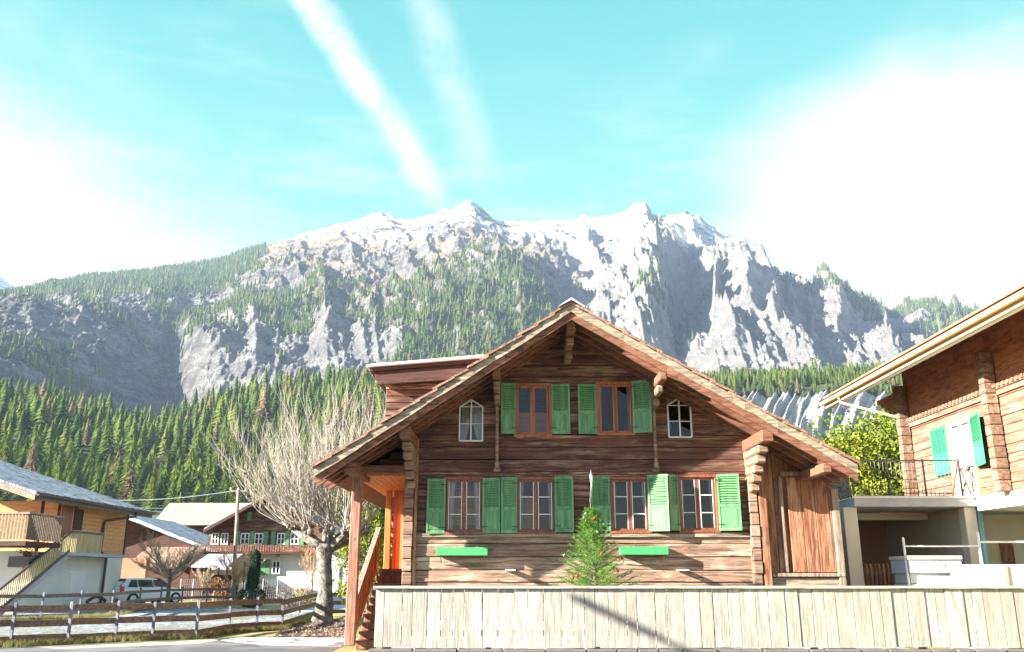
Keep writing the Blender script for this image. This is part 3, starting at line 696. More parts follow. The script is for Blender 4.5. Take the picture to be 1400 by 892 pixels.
# windows
def window(x0, x1, z0, z1, par, y=YF, fm='window_dark', bars=(1, 2), arched=False, curtain=False, barmat='white_paint'):
    w_ = x1 - x0; f = .055
    b = MB()
    if not arched:
        b.box(x0 - .05, x1 + .05, y - .045, y + .10, z1 - .02, z1 + .05); b.box(x0 - .05, x1 + .05, y - .07, y + .10, z0 - .05, z0 + .01)
        b.box(x0 - .05, x0 + .015, y - .04, y + .10, z0 + .01, z1 - .02); b.box(x1 - .015, x1 + .05, y - .04, y + .10, z0 + .01, z1 - .02)
    fr = b.build('window_frame', fm, par, .006)
    b = MB(); xm = (x0 + x1) / 2; gap = .06; top = z1 - .02; bot = z0 + .01
    if arched:
        rise = .17; top = z1 - rise; wd_ = .035
        for (a, c_) in (((x0, z0), (x0, top)), ((x1, z0), (x1, top)), ((x0, top), (xm, z1)), ((xm, z1), (x1, top)), ((x0, z0), (x1, z0)), ((xm, z0), (xm, z1))): b.beam((a[0], y + .0, a[1]), (c_[0], y + .0, c_[1]), wd_, .045, (0, 1, 0))
        for q in (1, 2): b.box(x0, x1, y - .005, y + .012, z0 + (top - z0) * q / 2 - .01, z0 + (top - z0) * q / 2 + .01)
        b.build('sash', barmat, fr, .003)
        c_ = MB(); 
        c_.prism([(x0 - .02, top - .01), (xm, z1 + .01), (x0 - .02, z1 + .01)], 'y', y + .0, y + .05); c_.prism([(x1 + .02, top - .01), (x1 + .02, z1 + .01), (xm, z1 + .01)], 'y', y + .0, y + .05); c_.build('gable_filler', 'log_brown', fr)
    else:
        for a, c_ in ((x0 + .018, xm - .004), (xm + .004, x1 - .018)):
            b.box(a, a + f, y + .0, y + .05, bot, top); b.box(c_ - f, c_, y + .0, y + .05, bot, top); b.box(a + f, c_ - f, y + .0, y + .05, bot, bot + f); b.box(a + f, c_ - f, y + .0, y + .05, top - f, top)
        b.build('sash', fm, fr, .004)
        if bars:
            b = MB()
            for a, c_ in ((x0 + .018 + f, xm - .004 - f), (xm + .004 + f, x1 - .018 - f)):
                for q in range(1, bars[1] + 1): zz = bot + (top - bot) * q / (bars[1] + 1); b.box(a, c_, y + .006, y + .03, zz - .009, zz + .009)
                for xx in (a, c_): b.box(xx - .007, xx + .007, y - .004, y + .004, bot + f, top - f)
            b.build('glazing_bars', barmat, fr)
    b = MB()
    if arched: b.add([(x0, y + .022, z0), (x1, y + .022, z0), (x1, y + .022, top), (xm, y + .022, z1), (x0, y + .022, top)], [(0, 1, 2, 3, 4)])
    else: b.add([(x0 + .03, y + .032, bot), (x1 - .03, y + .032, bot), (x1 - .03, y + .032, top), (x0 + .03, y + .032, top)], [(0, 1, 2, 3)])
    b.build('pane', 'glass', fr)
    if curtain:
        b = MB(); n = 10
        for sgn in (0, 1):
            vs = []; xo = x0 + .02 if sgn == 0 else x1 - .02; full = (w_ / 2 - .03) * curtain
            for q in range(n + 1):
                f_ = q / n
                for lv, fr_ in ((1.0, 1.0), (.45, .8), (0.0, .42 if curtain > .8 else .7)):
                    xx = xo + (1 - 2 * sgn) * full * f_ * fr_; vs.append((xx, y + .12 + .018 * cos(q * 2.4), z0 + .01 + (top - z0 - .02 + (.1 if arched else 0)) * lv))
            b.add(vs, [(q * 3 + k, q * 3 + 3 + k, q * 3 + 4 + k, q * 3 + 1 + k) for q in range(n) for k in (0, 1)], .5)
        b.build('curtain', 'curtain', fr)
    return fr
for i, o in enumerate(low): window(*rect(o), ch, fm='window_dark', curtain=(.5, .35, .3, .3)[i])
for i, o in enumerate(upw): window(*rect(o), ch, fm='window_wood', bars=None, curtain=(.0, .25)[i])
window(*rect(smw[0]), ch, arched=True, curtain=1.15); window(*rect(smw[1]), ch, arched=True)
b = MB()   # warm wood half panels seen inside the upper left window and boards behind the lower left one
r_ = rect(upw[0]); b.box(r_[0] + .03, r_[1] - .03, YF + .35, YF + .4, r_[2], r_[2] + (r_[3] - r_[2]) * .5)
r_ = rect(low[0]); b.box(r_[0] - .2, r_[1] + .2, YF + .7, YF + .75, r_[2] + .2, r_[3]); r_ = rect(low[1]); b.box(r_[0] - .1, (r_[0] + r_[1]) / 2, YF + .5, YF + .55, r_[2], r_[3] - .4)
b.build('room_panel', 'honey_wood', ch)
# shutters
def shutter(xh, w_, z0, z1, sgn, ang, par, mat='shutter_green', y=YF, axis=None, label=None):
    """hinge at xh, leaf runs to xh+sgn*w_; ang swings the free edge out from the wall"""
    b = MB(); s_ = .045; mid = z0 + (z1 - z0) * .44; e = 1 if sgn > 0 else -1; tn = random.random()
    def bb(a0, a1, c0, c1, d0, d1): 
        p0, p1 = sorted((a0 * e, a1 * e)); b.box(p0, p1, c0, c1, d0, d1, tn + R(-.05, .05))
    bb(0, s_, -.03, .0, z0, z1); bb(w_ - s_, w_, -.03, .0, z0, z1)
    for a, c_ in ((z0, z0 + s_ * 1.3), (mid - .03, mid + .03), (z1 - s_ * 1.3, z1)): bb(s_, w_ - s_, -.029, -.001, a, c_)
    bb(s_, w_ - s_, -.018, -.006, z0 + s_, mid); bb(s_ + .03, w_ - s_ - .03, -.026, -.018, z0 + s_ * 1.3 + .04, mid - .07)
    n = 11; 
    for q in range(n):
        zz = mid + .03 + (z1 - s_ * 1.3 - mid - .03) * (q + .5) / n; M_ = Matrix.Translation((0, -.015, zz)) @ Matrix.Rotation(radians(38), 4, 'X')
        p0, p1 = sorted((s_ * e, (w_ - s_) * e)); b.box(p0, p1, -.022, .022, -.004, .004, tn, M=M_)
    bb(s_, w_ - s_, -.004, -.001, mid, z1 - s_)
    M_ = Matrix.Translation((xh, y - .045, 0)) @ Matrix.Rotation(-e * radians(ang), 4, 'Z')
    if axis is not None: M_ = axis @ Matrix.Rotation(-e * radians(ang), 4, 'Z')
    b.v = [tuple(M_ @ Vector(v)) for v in b.v]
    o = b.build('shutter', mat, par, .003)
    if label: o['label'] = label
    for zz in (z0 + .14, z1 - .14):
        h_ = MB(); p0, p1 = sorted((-.03 * e, .13 * e)); h_.box(p0, p1, -.036, -.031, zz - .010, zz + .010, .5)
        h_.v = [tuple(M_ @ Vector(v)) for v in h_.v]; h_.build('hinge', 'dark_iron', o)
    return o
for (pa, pb, sg, an, py0, py1) in ((584, 609, -1, 6, 655, 730), (660, 684, 1, 3, 654, 729), (685, 707, -1, 3, 653, 729), (758.5, 784, 1, 4, 652, 728), (808, 834, -1, 5, 652, 727), (886, 912, 1, 26, 650, 727), (912.5, 927, -1, 30, 650, 726), (981, 1010, 1, 14, 649, 726),
                                   (685, 705, -1, 12, 525, 594), (754, 779, 1, 3, 526, 594), (790, 815, -1, 3, 526, 594), (865, 889, 1, 22, 522, 593)):
    x0, x1 = FX(pa), FX(pb)
    if py0 < 600: x0, x1 = FX(pa, 560), FX(pb, 560)
    hx = x1 if sg < 0 else x0; shutter(hx, (x1 - x0) / cos(radians(an)), FZ(py1), FZ(py0), sg, an, ch)
# flower boxes
for (a, b0, p0, p1) in ((598, 667, 749, 760), (846, 911, 748, 759)):
    b = MB(); x0, x1, z0, z1 = FX(a, 755), FX(b0, 755), FZ(p1), FZ(p0); y0 = YF - .30
    b.box(x0, x1, y0, y0 + .02, z0, z1); b.box(x0, x1, YF - .07, YF - .05, z0, z1); b.box(x0, x0 + .02, y0 + .02, YF - .07, z0, z1); b.box(x1 - .02, x1, y0 + .02, YF - .07, z0, z1); b.box(x0 + .02, x1 - .02, y0 + .02, YF - .07, z0, z0 + .02)
    fb = b.build('flower_box', 'box_green', ch, .004)
    b = MB(); b.box(x0 + .02, x1 - .02, y0 + .02, YF - .07, z0 + .02, z1 - .03); b.build('soil', 'bark', fb)
    b = MB()
    for xx in (x0 + .08, x1 - .1): b.box(xx, xx + .03, y0 + .03, YF, z0 - .03, z0 - .003); b.beam((xx + .015, YF - .02, z0 - .17), (xx + .015, y0 + .1, z0 - .02), .02, .02)
    b.build('box_bracket', 'weathered', fb)
    b = MB()
    for q in range(14): c0 = Vector((R(x0 + .1, x1 - .1), YF - .18, z1 - .03)); b.tube([c0, c0 + Vector((R(-.06, .06), R(-.06, .02), R(.02, .06))), c0 + Vector((R(-.16, .16), R(-.14, .02), R(-.06, .06)))], [.006, .004, .002], 3)
    b.build('withered_stems', 'twig_tan', fb)['kind'] = 'stuff'
for px in (693, 926):
    b = MB(); x = FX(px, 780); z = FZ(781); b.box(x - .03, x + .20, YF - .42, YF - .02, z, z + .035); b.build('wall_bracket', 'plaster', ch, .006)
bx('house_number_plate', 'white_paint', ch, FX(914), FX(921), YF - .035, YF - .02, FZ(643), FZ(638), bevel=.002)
# dormer above the left slope
dY0, dY1 = 22.0, 27.0; dl = P(527, 560, dY0).x
def DZ(x): a, b_ = P(505, 503, dY0 - .5), P(640, 492, dY0 - .5); return a.z + (b_.z - a.z) * (x - a.x) / (b_.x - a.x)
b = MB(); z = 4.3; tp = P(530, 525, dY0).z
while z < 7.0:
    hh = .17; xr_ = min(RX - .3, RX); zt = min(z + hh - .012, DZ(dl) - .1)
    if zt > z + .03: b.box(dl, xr_, dY0 + R(-.01, .01), dY0 + .14, z, zt)
    z += hh
b.box(dl, dl + .14, dY0 + .15, dY1, 4.2, DZ(dl) - .1); b.box(dl + .14, RX, dY1 - .1, dY1, 4.2, DZ(dl) - .1); b.build('dormer_wall', 'log_brown', ch, .012)
xa = P(505, 503, dY0 - .5).x; b = MB(); b.prism([(xa, DZ(xa) - .09), (xa, DZ(xa)), (RX - .2, DZ(RX - .2)), (RX - .2, DZ(RX - .2) - .09)], 'y', dY0 - .5, dY1 + .3); b.prism([(xa + .22, DZ(xa) - .42), (xa + .1, DZ(xa) - .09), (RX - .4, DZ(RX - .4) - .09), (RX - .4, DZ(RX - .4) - .5)], 'y', dY0 - .42, dY0 - .36); b.build('dormer_roof', 'dark_board', ch, .01)
b = MB(); b.prism([(xa - .08, DZ(xa) + .0), (xa - .06, DZ(xa) + .07), (RX - .3, DZ(RX - .3) + .09), (RX - .3, DZ(RX - .3) + .003)], 'y', dY0 - .58, dY1 + .3); b.build('dormer_snow', 'snow', ch, .02)
b = MB(); b.box(dl - .02, dl + .16, dY0 - .33, dY0 - .02, DZ(dl) - .44, DZ(dl) - .12); b.build('dormer_bracket', 'log_end', ch, .02)
# porch on the left
pz = 1.75
b = MB()
pp = P(487, 700, 20.4).x; b.prism([(pp - .11, .1), (pp + .11, .1), (pp + .11, under(pp) - .1), (pp - .11, under(pp) - .1)], 'y', 20.3, 20.52); b.build('porch_post', 'post_wood', ch, .015)
b = MB(); zz = P(500, 650, YF).z; b.box(eL.x + .35, WL + .02, YF - .32, YF - .1, zz, zz + .2); b.box(pp - .12, pp + .12, YF - .1, 26.4, zz, zz + .18); b.build('porch_beam', 'rafter', ch, .015)
b = MB(); x = eL.x + .5
while x < WL: b.box(x, x + .15, YF - .1, 26.5, zz - .02, zz + .0); x += .16
b.build('porch_ceiling', 'orange_wood', ch)
b = MB()
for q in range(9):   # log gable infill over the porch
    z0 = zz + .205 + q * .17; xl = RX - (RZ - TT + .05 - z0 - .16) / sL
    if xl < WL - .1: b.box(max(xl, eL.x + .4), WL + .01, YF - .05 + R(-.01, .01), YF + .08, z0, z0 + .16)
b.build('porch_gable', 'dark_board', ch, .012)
b = MB(); x = -3.45
b.box(-3.45, -3.30, 24.3, 24.5, 0, zz); b.box(-3.25, WL + .05, 24.45, 24.55, 0, zz); b.box(-3.02, -2.94, 24.3, 24.5, pz, zz); b.build('porch_wall', 'orange_wood', ch, .01)
bx('porch_floor', 'orange_wood', ch, -3.5, WL + .1, 24.0, 26.5, pz - .15, pz)
b = MB()
for q in range(10): b.box(-3.5, -2.5, 20.75 + q * .34, 20.75 + q * .34 + .38, .0 + q * .175, .0 + (q + 1) * .175)
st = b.build('stair', 'post_wood', ch, .012)
b = MB(); b.prism([(20.55, .10), (24.0, 1.75), (24.0, 2.72), (20.55, .88)], 'x', -3.60, -3.54)
for q in range(9): y = 20.6 + q * .4; b.box(-3.54, -3.51, y, y + .06, .2 + (y - 20.55) * .53, .8 + (y - 20.55) * .53)
b.build('stair_side', 'orange_wood', st, .005)
b = MB(); b.beam((-3.57, 20.45, .90), (-3.57, 24.05, 2.81), .13, .05); b.build('handrail', 'weathered', st, .01)

# ================================================================== plank fence in front of the chalet
YFe = 17.8; fe = thing('plank_fence', 'tall solid fence of pale weathered vertical planks before the chalet', 'fence', (6, YFe, 0))
zt = P(700, 803, YFe).z; z0 = P(700, 886, YFe).z; xl = P(513, 840, YFe).x
b = MB(); x = xl
while x < 17.5:
    wd_ = R(.17, .36); b.box(x, x + wd_ - .012, YFe + R(-.012, .012), YFe + .035, z0 + R(-.015, .015), zt - .03); x += wd_
b.build('board_panel', 'fence_board', fe, .004)
b = MB(); x = xl - .05
while x < 17.5: b.box(x, min(x + 4.2, 17.6) - .004, YFe - .07, YFe + .12, zt - .03, zt + .02); x += 4.2
b.build('cap_rail', 'fence_cap', fe, .01)
b = MB()
for zz_ in (z0 + .2, zt - .3): b.box(xl + .02, 17.4, YFe + .037, YFe + .10, zz_, zz_ + .12)
b.build('back_rail', 'weathered', fe)
b = MB(); x = xl + .03
while x < 17.4: b.box(x, x + .12, YFe + .102, YFe + .21, 0, zt - .04); x += 2.1
b.build('post', 'weathered', fe)
b = MB(); x = xl - .1
while x < 17.5: wd_ = R(.3, .9); b.box(x, x + wd_ - .01, YFe - .10 + R(-.02, .02), YFe + .2, 0, z0 - .02 + R(-.01, .0)); x += wd_
b.build('stone_kerb', 'stone_dark', fe, .02)
bx('terrace_floor', 'concrete', None, xl + .1, 8.3, YFe + .24, YF - .02, 0.0, .12)
bpy.data.objects['terrace_floor']['kind'] = 'structure'

# ================================================================== christmas tree
ct = P(815, 800, 19.2); CTX = ct.x
xt = thing('christmas_tree', 'decorated green fir with red and white baubles between fence and chalet', 'christmas tree', (CTX, 19.2, .12))
top = P(808, 690, 19.2).z; b = MB(); b.tube([(CTX, 19.2, .12), (CTX - .02, 19.2, 1.6), (CTX - .08, 19.2, top + .1)], [.05, .035, .008], 7); b.build('trunk', 'bark', xt)
b = MB(); tw = MB(); tips = []
for k in range(165):
    f = (k / 165) ** .82; z = .35 + (top - .5) * f; L = 1.45 * (1 - f) ** 1.1 * R(.5, 1.12) + .12; th = k * 2.399 + R(-.3, .3); rise = .15 + .5 * f
    c0 = Vector((CTX - .06 * f, 19.2, z)); d_ = Vector((cos(th), sin(th), rise)).normalized(); p = [c0, c0 + d_ * L * .5 + Vector((0, 0, -.02)), c0 + d_ * L + Vector((0, 0, .02))]
    tw.tube(p, [.010, .007, .003], 3); tips.append(p[2])
    nb = int(6 + L * 16)
    for q in range(nb):      # side twigs, each a spray of needles
        g = .12 + .88 * q / nb; base_ = p[0].lerp(p[2], g); sd_ = d_.cross(Vector((0, 0, 1))).normalized() * (1 if q % 2 else -1); tl = .30 * L * (1.05 - g) + .09; e_ = (sd_ * .8 + d_ * .75 + Vector((0, 0, R(-.25, .2)))).normalized(); tn = R(0, 1)
        for u in range(8):
            bp = base_ + e_ * tl * (u / 8.); 
            for s2 in range(2):
                nd = (e_ * .7 + Vector((R(-1, 1), R(-1, 1), R(-.6, 1)))).normalized() * R(.035, .06); o_ = nd.cross(e_).normalized() * .004; b.add([bp - o_, bp + o_, bp + nd], [(0, 1, 2)], min(1, max(0, tn + R(-.2, .2))))
tw.build('branches', 'bark', xt); b.build('foliage', 'fir_needles', xt)
for q in range(30):
    p = random.choice(tips[:160]); red = q % 5 != 4 and q % 2 == 0; b = MB(); rr_ = .036 if red else .03; b.ball((p.x, p.y - .01, p.z - rr_ - .01), rr_, n=10); b.build('bauble', 'red_ball' if red else 'silver_ball', xt, smooth=True)
b = MB(); pt = P(808, 641, 19.2); b.tube([(CTX - .08, 19.2, top + .05), (pt.x, 19.2, pt.z - .32), (pt.x, 19.2, pt.z - .18), (pt.x, 19.2, pt.z)], [.02, .018, .045, .003], 8); b.ball((pt.x, 19.2, pt.z - .26), .04); b.build('spire_topper', 'silver_ball', xt, smooth=True)
# ================================================================== right-hand chalet
XW = 11.84
rh = thing('side_chalet', 'warm brown log house with wide orange eaves and teal shutters beside the terrace', 'house', (XW, 20, 0))
def YX(px, X=XW, z=5.0): return (X * F / (px - 700) - (z - CAMH) * sin(TH)) / cos(TH)
YE = 26.0
b = MB(); z = 3.5
dr_y = (YX(1330), YX(1300)); win2 = (17.6, 18.6)
while z < 5.9:
    hh = R(.2, .25); y = 9.0; tn = random.random(); op = [(9.0, YE)]
    for (a, c_, d0, d1) in ((dr_y[0], dr_y[1], 3.5, 5.55), (win2[0], win2[1], 4.3, 5.5)):
        if d0 < z + hh and d1 > z + .05: op = [s for (p, q) in op for s in ((p, a), (c_, q))] if True else op
    op = sorted(op)
    if len(op) == 4: op = [(9.0, win2[0]), (win2[1], dr_y[0]), (dr_y[1], YE)]
    elif len(op) == 2: op = [(9.0, op[0][1]), (op[1][0], YE)]
    for p, q in op: b.box(XW + R(-.012, .012), XW + .16, p, q, z, z + hh - .01, tn)
    z += hh
b.build('log_wall', 'log_right', rh, .018)
b = MB()      # frieze and corner logs, corbels past the far corner
b.box(XW - .10, XW - .015, 9, YE, 5.93, 6.05); b.box(XW - .06, XW - .015, 9, YE, 5.80, 5.925)
y = 9.0
while y < YE: b.box(XW - .14, XW - .10, y, y + .10, 5.96, 6.05); y += .2
b.build('frieze', 'log_right', rh, .008)
for yc in (YE - .02, YX(1366)):
    b = MB(); z = 3.5
    while z < 6.9: hh = R(.24, .28); b.box(XW - R(.325, .34), XW - .02, yc - .22 + R(-.01, .01), yc + .02, z, z + hh - .01); z += hh
    b.build('corner_logs', 'log_right', rh, .02)
b = MB()
for q in range(6): b.box(XW - .18, XW + .18, YE, YE + .25 + q * .26, 6.05 + q * .15, 6.19 + q * .15)
b.build('corbel', 'soffit_right', rh, .015)
bx('lower_wall', 'plaster', rh, 15.5, 15.7, 9, 22.5, 0, 3.14)
bx('floor_slab', 'plaster', rh, XW - .06, 16, 9, 22.54, 3.15, 3.495)
b = MB(); y = 9.0
while y < YE - .02: b.box(XW + .02, XW + .14, y, min(y + .31, YE), 5.9, 7.8); y += .315
b.build('upper_boards', 'soffit_right', rh, .004)
bx('rear_wall', 'log_right', rh, XW + .16, 22, YE - .15, YE, 3.5, 7.6)
XE, ZE, YN = 10.2, 6.88, 28.0; sl = .42
b = MB(); y = 6.0
while y < YN - .05: b.prism([(XE + .12, ZE + .02), (XE + .12, ZE + .05), (XW + 5, ZE + .05 + sl * (XW + 4.88 - XE)), (XW + 5, ZE + .02 + sl * (XW + 4.88 - XE))], 'y', y, min(y + .195, YN)); y += .2
b.build('soffit', 'soffit_right', rh)
b = MB(); b.prism([(XE + .02, ZE + .07), (XE + .02, ZE + .22), (XW + 5, ZE + .22 + sl * (XW + 5 - XE)), (XW + 5, ZE + .07 + sl * (XW + 5 - XE))], 'y', 6, YN + .04)
y = 6.0
while y < YN: b.prism([(XE - .10, ZE + .20), (XE - .10, ZE + .25), (XE + .5, ZE + .50), (XE + .5, ZE + .42)], 'y', y, y + .22); y += .25
b.build('roof', 'terracotta', rh, .004)
b = MB(); b.box(XE - .03, XE + .03, 6, YN + .06, ZE - .10, ZE + .18); b.build('fascia', 'eave_tan', rh, .005)
b = MB(); b.box(XE + .04, XE + .16, 6, YN, ZE - .10, ZE - .02); b.build('eave_board', 'white_paint', rh)
b = MB(); y = 8.0
while y < YN: b.prism([(XE + .17, ZE - .02), (XE + .17, ZE - .10), (XE + .42, ZE + .02), (XE + .42, ZE + .12)], 'y', y, y + .12); y += .95
b.build('rafter_end', 'eave_tan', rh)
b = MB()
for q in range(60):
    pass
pts = [(XE - .12 + .075 * cos(a), ZE + .06 - .075 * sin(a)) for a in [pi * k / 8 for k in range(9)]]
b.prism([(XE - .205, ZE + .09)] + [(XE - .12 - .08 * cos(pi * k / 8), ZE + .08 - .09 * sin(pi * k / 8)) for k in range(9)] + [(XE - .035, ZE + .09)], 'y', 6, YN + .1); b.build('gutter', 'eave_tan', rh)
b = MB(); b.tube([(XE - .1, YE + .6, ZE - .0), (XE - .08, YE + .55, ZE - .18), (XW - .2, YE - .1, 6.1), (XW - .12, YE + .08, 5.9), (XW - .12, YE + .08, 3.5)], .04, 8); b.build('drainpipe', 'eave_tan', rh)
# french door and shutters
b = MB(); y0, y1 = dr_y
for a, c_ in ((y0, y0 + .07), (y1 - .07, y1), ((y0 + y1) / 2 - .05, (y0 + y1) / 2 + .05)): b.box(XW - .03, XW + .08, a, c_, 3.52, 5.5)
b.box(XW - .03, XW + .08, y0 + .07, (y0 + y1) / 2 - .05, 5.42, 5.5); b.box(XW - .03, XW + .08, (y0 + y1) / 2 + .05, y1 - .07, 5.42, 5.5)
for zz in (3.54, 4.3): b.box(XW - .02, XW + .07, y0 + .07, (y0 + y1) / 2 - .05, zz, zz + .09); b.box(XW - .02, XW + .07, (y0 + y1) / 2 + .05, y1 - .07, zz, zz + .09)
dd = b.build('terrace_door', 'white_paint', rh, .006)
b = MB(); b.add([(XW + .02, y0, 3.52), (XW + .02, y1, 3.52), (XW + .02, y1, 5.5), (XW + .02, y0, 5.5)], [(0, 3, 2, 1)]); b.build('pane', 'glass', dd)
b = MB(); n = 22; vs = []
for q in range(n + 1): yy = y0 + (y1 - y0) * q / n; vs += [(XW + .055 + .012 * cos(q * 2.1), yy, 3.55), (XW + .055 + .012 * cos(q * 2.1), yy, 5.45)]
b.add(vs, [(q * 2, q * 2 + 2, q * 2 + 3, q * 2 + 1) for q in range(n)], .3); b.build('curtain', 'curtain', dd)
b = MB(); b.box(XW - .05, XW + .02, y0 - .09, y1 + .09, 5.51, 5.62); b.box(XW - .05, XW + .02, y0 - .09, y0 - .005, 3.5, 5.5); b.box(XW - .05, XW + .02, y1 + .005, y1 + .09, 3.5, 5.5); b.build('door_frame', 'honey_wood', dd, .006)
def side_shutter(yh, w_, z0, z1, sgn, ang, par):
    ax = Matrix.Translation((XW - .03, yh, 0)) @ Matrix.Rotation(radians(-90), 4, 'Z')   # local +x -> -Y, local -y -> -X
    return shutter(0, w_, z0, z1, -sgn, ang, par, 'shutter_teal', axis=ax)
side_shutter(y0 - .05, y0 - YX(1354), 4.22, 5.5, -1, 14, rh); side_shutter(y1 + .1, (YX(1277) - y1) * .85, 4.22, 5.5, 1, 2, rh)
side_shutter(win2[1] + .05, .62, 4.2, 5.5, 1, 10, rh); side_shutter(win2[0] - .05, .62, 4.2, 5.5, -1, 10, rh)
b = MB(); b.box(XW - .04, XW + .06, win2[0], win2[0] + .07, 4.3, 5.5); b.box(XW - .04, XW + .06, win2[1] - .07, win2[1], 4.3, 5.5); b.box(XW - .04, XW + .06, win2[0] + .07, win2[1] - .07, 5.42, 5.5); b.box(XW - .04, XW + .06, win2[0] + .07, win2[1] - .07, 4.3, 4.38); wf = b.build('window_frame', 'white_paint', rh, .005)
b = MB(); b.box(XW + .02, XW + .03, win2[0] + .07, win2[1] - .07, 4.38, 5.42); b.build('pane', 'glass_dark', wf)
# terrace
te = thing('concrete_terrace', 'pale concrete balcony deck on square pillars over an open carport', 'terrace', (10, 22.6, 0))
TX0 = P(1167, 684, 22.6).x; TZ1 = P(1167, 680, 22.6).z; TZ0 = TZ1 - .24; TYb = 28.4
b = MB(); b.prism([(TX0, 22.6), (18, 22.6), (18, TYb), (TX0, TYb)], 'z', TZ0, TZ1); b.build('deck_slab', 'concrete', te, .015)
b = MB(); b.box(TX0 - .03, 18, 22.57, 22.60, TZ1 - .03, TZ1 + .03); b.build('deck_edge', 'metal_grey', te)
p1 = P(1157, 740, 22.75).x; p1b = P(1176, 740, 22.75).x
bx('pillar', 'cream', te, p1, p1b, 22.75, 23.05, 0, TZ0 - .002, bevel=.012)
bx('side_wall', 'plaster_grey', te, TX0 + .15, TX0 + .35, 24.4, TYb - .2, 0, TZ0 - .002)
p2 = P(1324, 740, 22.75).x; bx('pillar', 'cream', te, p2, p2 + .30, 22.75, 23.05, 0, TZ0 - .002, bevel=.012)
b = MB(); b.tube([(p2 + .42, 22.85, 0), (p2 + .42, 22.85, TZ0 - .002)], .07, 10); b.build('drainpipe', 'teal_pipe', te, smooth=True)
bx('carport_back', 'copper_wall', te, TX0 + .36, p2 + .2, TYb - .3, TYb - .1, 0, TZ0 - .002)
bx('inner_wall', 'cream', te, p2 + .16, p2 + .36, 23.4, TYb - .31, 0, TZ0 - .002)
b = MB(); b.box(p2 + .37, 18, 25.5, 25.7, 0, TZ0 - .002); b.build('cream_wall', 'cream', te)
b = MB(); b.box(P(1368, 740, 25.4).x, P(1385, 740, 25.4).x, 25.42, 25.49, 0, 2.5); b.build('carport_door', 'barn_board', te, .01)
b = MB(); b.tube([(TX0 + 1.2, 24.0, TZ0 - .06), (p2 - .2, 24.3, TZ0 - .06)], .03, 6); b.tube([(TX0 + 1.8, 25.2, TZ0 - .05), (TX0 + 1.8, TYb - .3, TZ0 - .05)], .035, 6); b.build('ceiling_pipe', 'copper_wall', te)
bx('ceiling_beam', 'cream', te, TX0 + .36, p2 + .1, 25.0, 25.3, TZ0 - .18, TZ0 - .003)
bx('bright_beam', 'plaster', te, P(1372, 700, 22.4).x, 18, 22.2, 22.56, TZ0 - .12, TZ1 + .15, bevel=.01)
# railings on the deck
ra = thing('deck_railing', 'thin dark iron railing with slender bars along the front of the concrete deck', 'railing', (TX0, 22.7, TZ1))
b = MB(); x = TX0 + .06
while x < XW - .35:
    b.tube([(x, 22.72, TZ1), (x + R(-.012, .012), 22.72, TZ1 + .93)], .009, 4); x += .105
b.build('bars', 'dark_iron', ra)
b = MB(); b.box(TX0 + .04, XW - .35, 22.70, 22.74, TZ1 + .93, TZ1 + .96); b.box(TX0 + .04, XW - .35, 22.71, 22.735, TZ1 + .10, TZ1 + .125)
for q in range(4): x = TX0 + .06 + q * .93; b.box(x - .018, x + .018, 22.69, 22.725, TZ1, TZ1 + .98)
b.build('rails', 'dark_iron', ra)
b = MB(); x0 = XW - .62; b.beam((x0, 22.6, TZ1), (x0 + .25, 22.6, TZ1 + .9), .02, .03); b.beam((x0 + .5, 22.6, TZ1), (x0 + .25, 22.6, TZ1 + .9), .02, .03); b.build('stand', 'rafter', ra)
sf = thing('slat_screen', 'brown upright wooden slat balustrade along the shaded side of the concrete deck', 'balustrade', (TX0, 25, TZ1))
b = MB(); y = 22.9
while y < 28.2: b.box(TX0 + .03, TX0 + .055, y, y + .07, TZ1 + .02, TZ1 + 1.0 + R(-.01, .01)); y += .115
b.build('slats', 'weathered', sf)
b = MB()
for zz in (TZ1 + .15, TZ1 + .8): b.box(TX0 + .057, TX0 + .10, 22.9, 28.2, zz, zz + .06)
b.build('rails', 'weathered', sf)
# picket fence in the carport, wall with steel rail
pf = thing('picket_fence', 'low brown picket fence closing the carport opening', 'fence', (9.5, 23.4, 0)); x0, x1 = P(1173, 790, 23.4).x, P(1243, 790, 23.4).x; zt_ = P(1200, 771, 23.4).z
b = MB(); x = x0
while x < x1 - .05: b.box(x, x + .065, 23.38, 23.40, .1, zt_ + R(-.01, .01)); x += .108
b.build('pickets', 'barn_board', pf, .004)
b = MB(); b.box(x0, x1, 23.402, 23.44, .5, .58); b.box(x0, x1, 23.402, 23.44, zt_ - .25, zt_ - .17); b.box(x1 - .03, x1 + .05, 23.34, 23.42, 0, zt_ + .06); b.build('rails', 'weathered', pf)
pw = thing('ramp_wall', 'bright white parapet block with a thin steel guard rail on top', 'wall', (12, 20.3, 0))
zw = P(1340, 772, 20.3).z; xw0 = P(1317, 785, 20.3).x
bx('white_block', 'plaster', pw, xw0, 16, 20.3, 20.9, 0, zw, bevel=.02)
bx('joint_cover', 'slat_yellow', pw, P(1374, 785, 20.28).x, P(1378, 785, 20.28).x, 20.26, 20.298, 0, zw - .01)
b = MB(); ztr = P(1340, 735, 20.5).z
for px in (1341, 1420): x = P(px, 760, 20.5).x; b.tube([(x, 20.5, zw - .05), (x, 20.5, ztr + .12)], .032, 8)
b.tube([(P(1341, 745, 20.5).x, 20.5, ztr - .1), (16, 20.5, ztr - .1)], .022, 8); b.build('guard_rail', 'white_paint', pw)
gb = thing('grey_tank', 'blue grey metal container with ribbed side and cream lid beyond the fence', 'container', (10, 21.5, 0))
xg0, xg1 = P(1243, 780, 21.3).x, P(1317, 780, 21.3).x; zg = P(1280, 765, 21.3).z
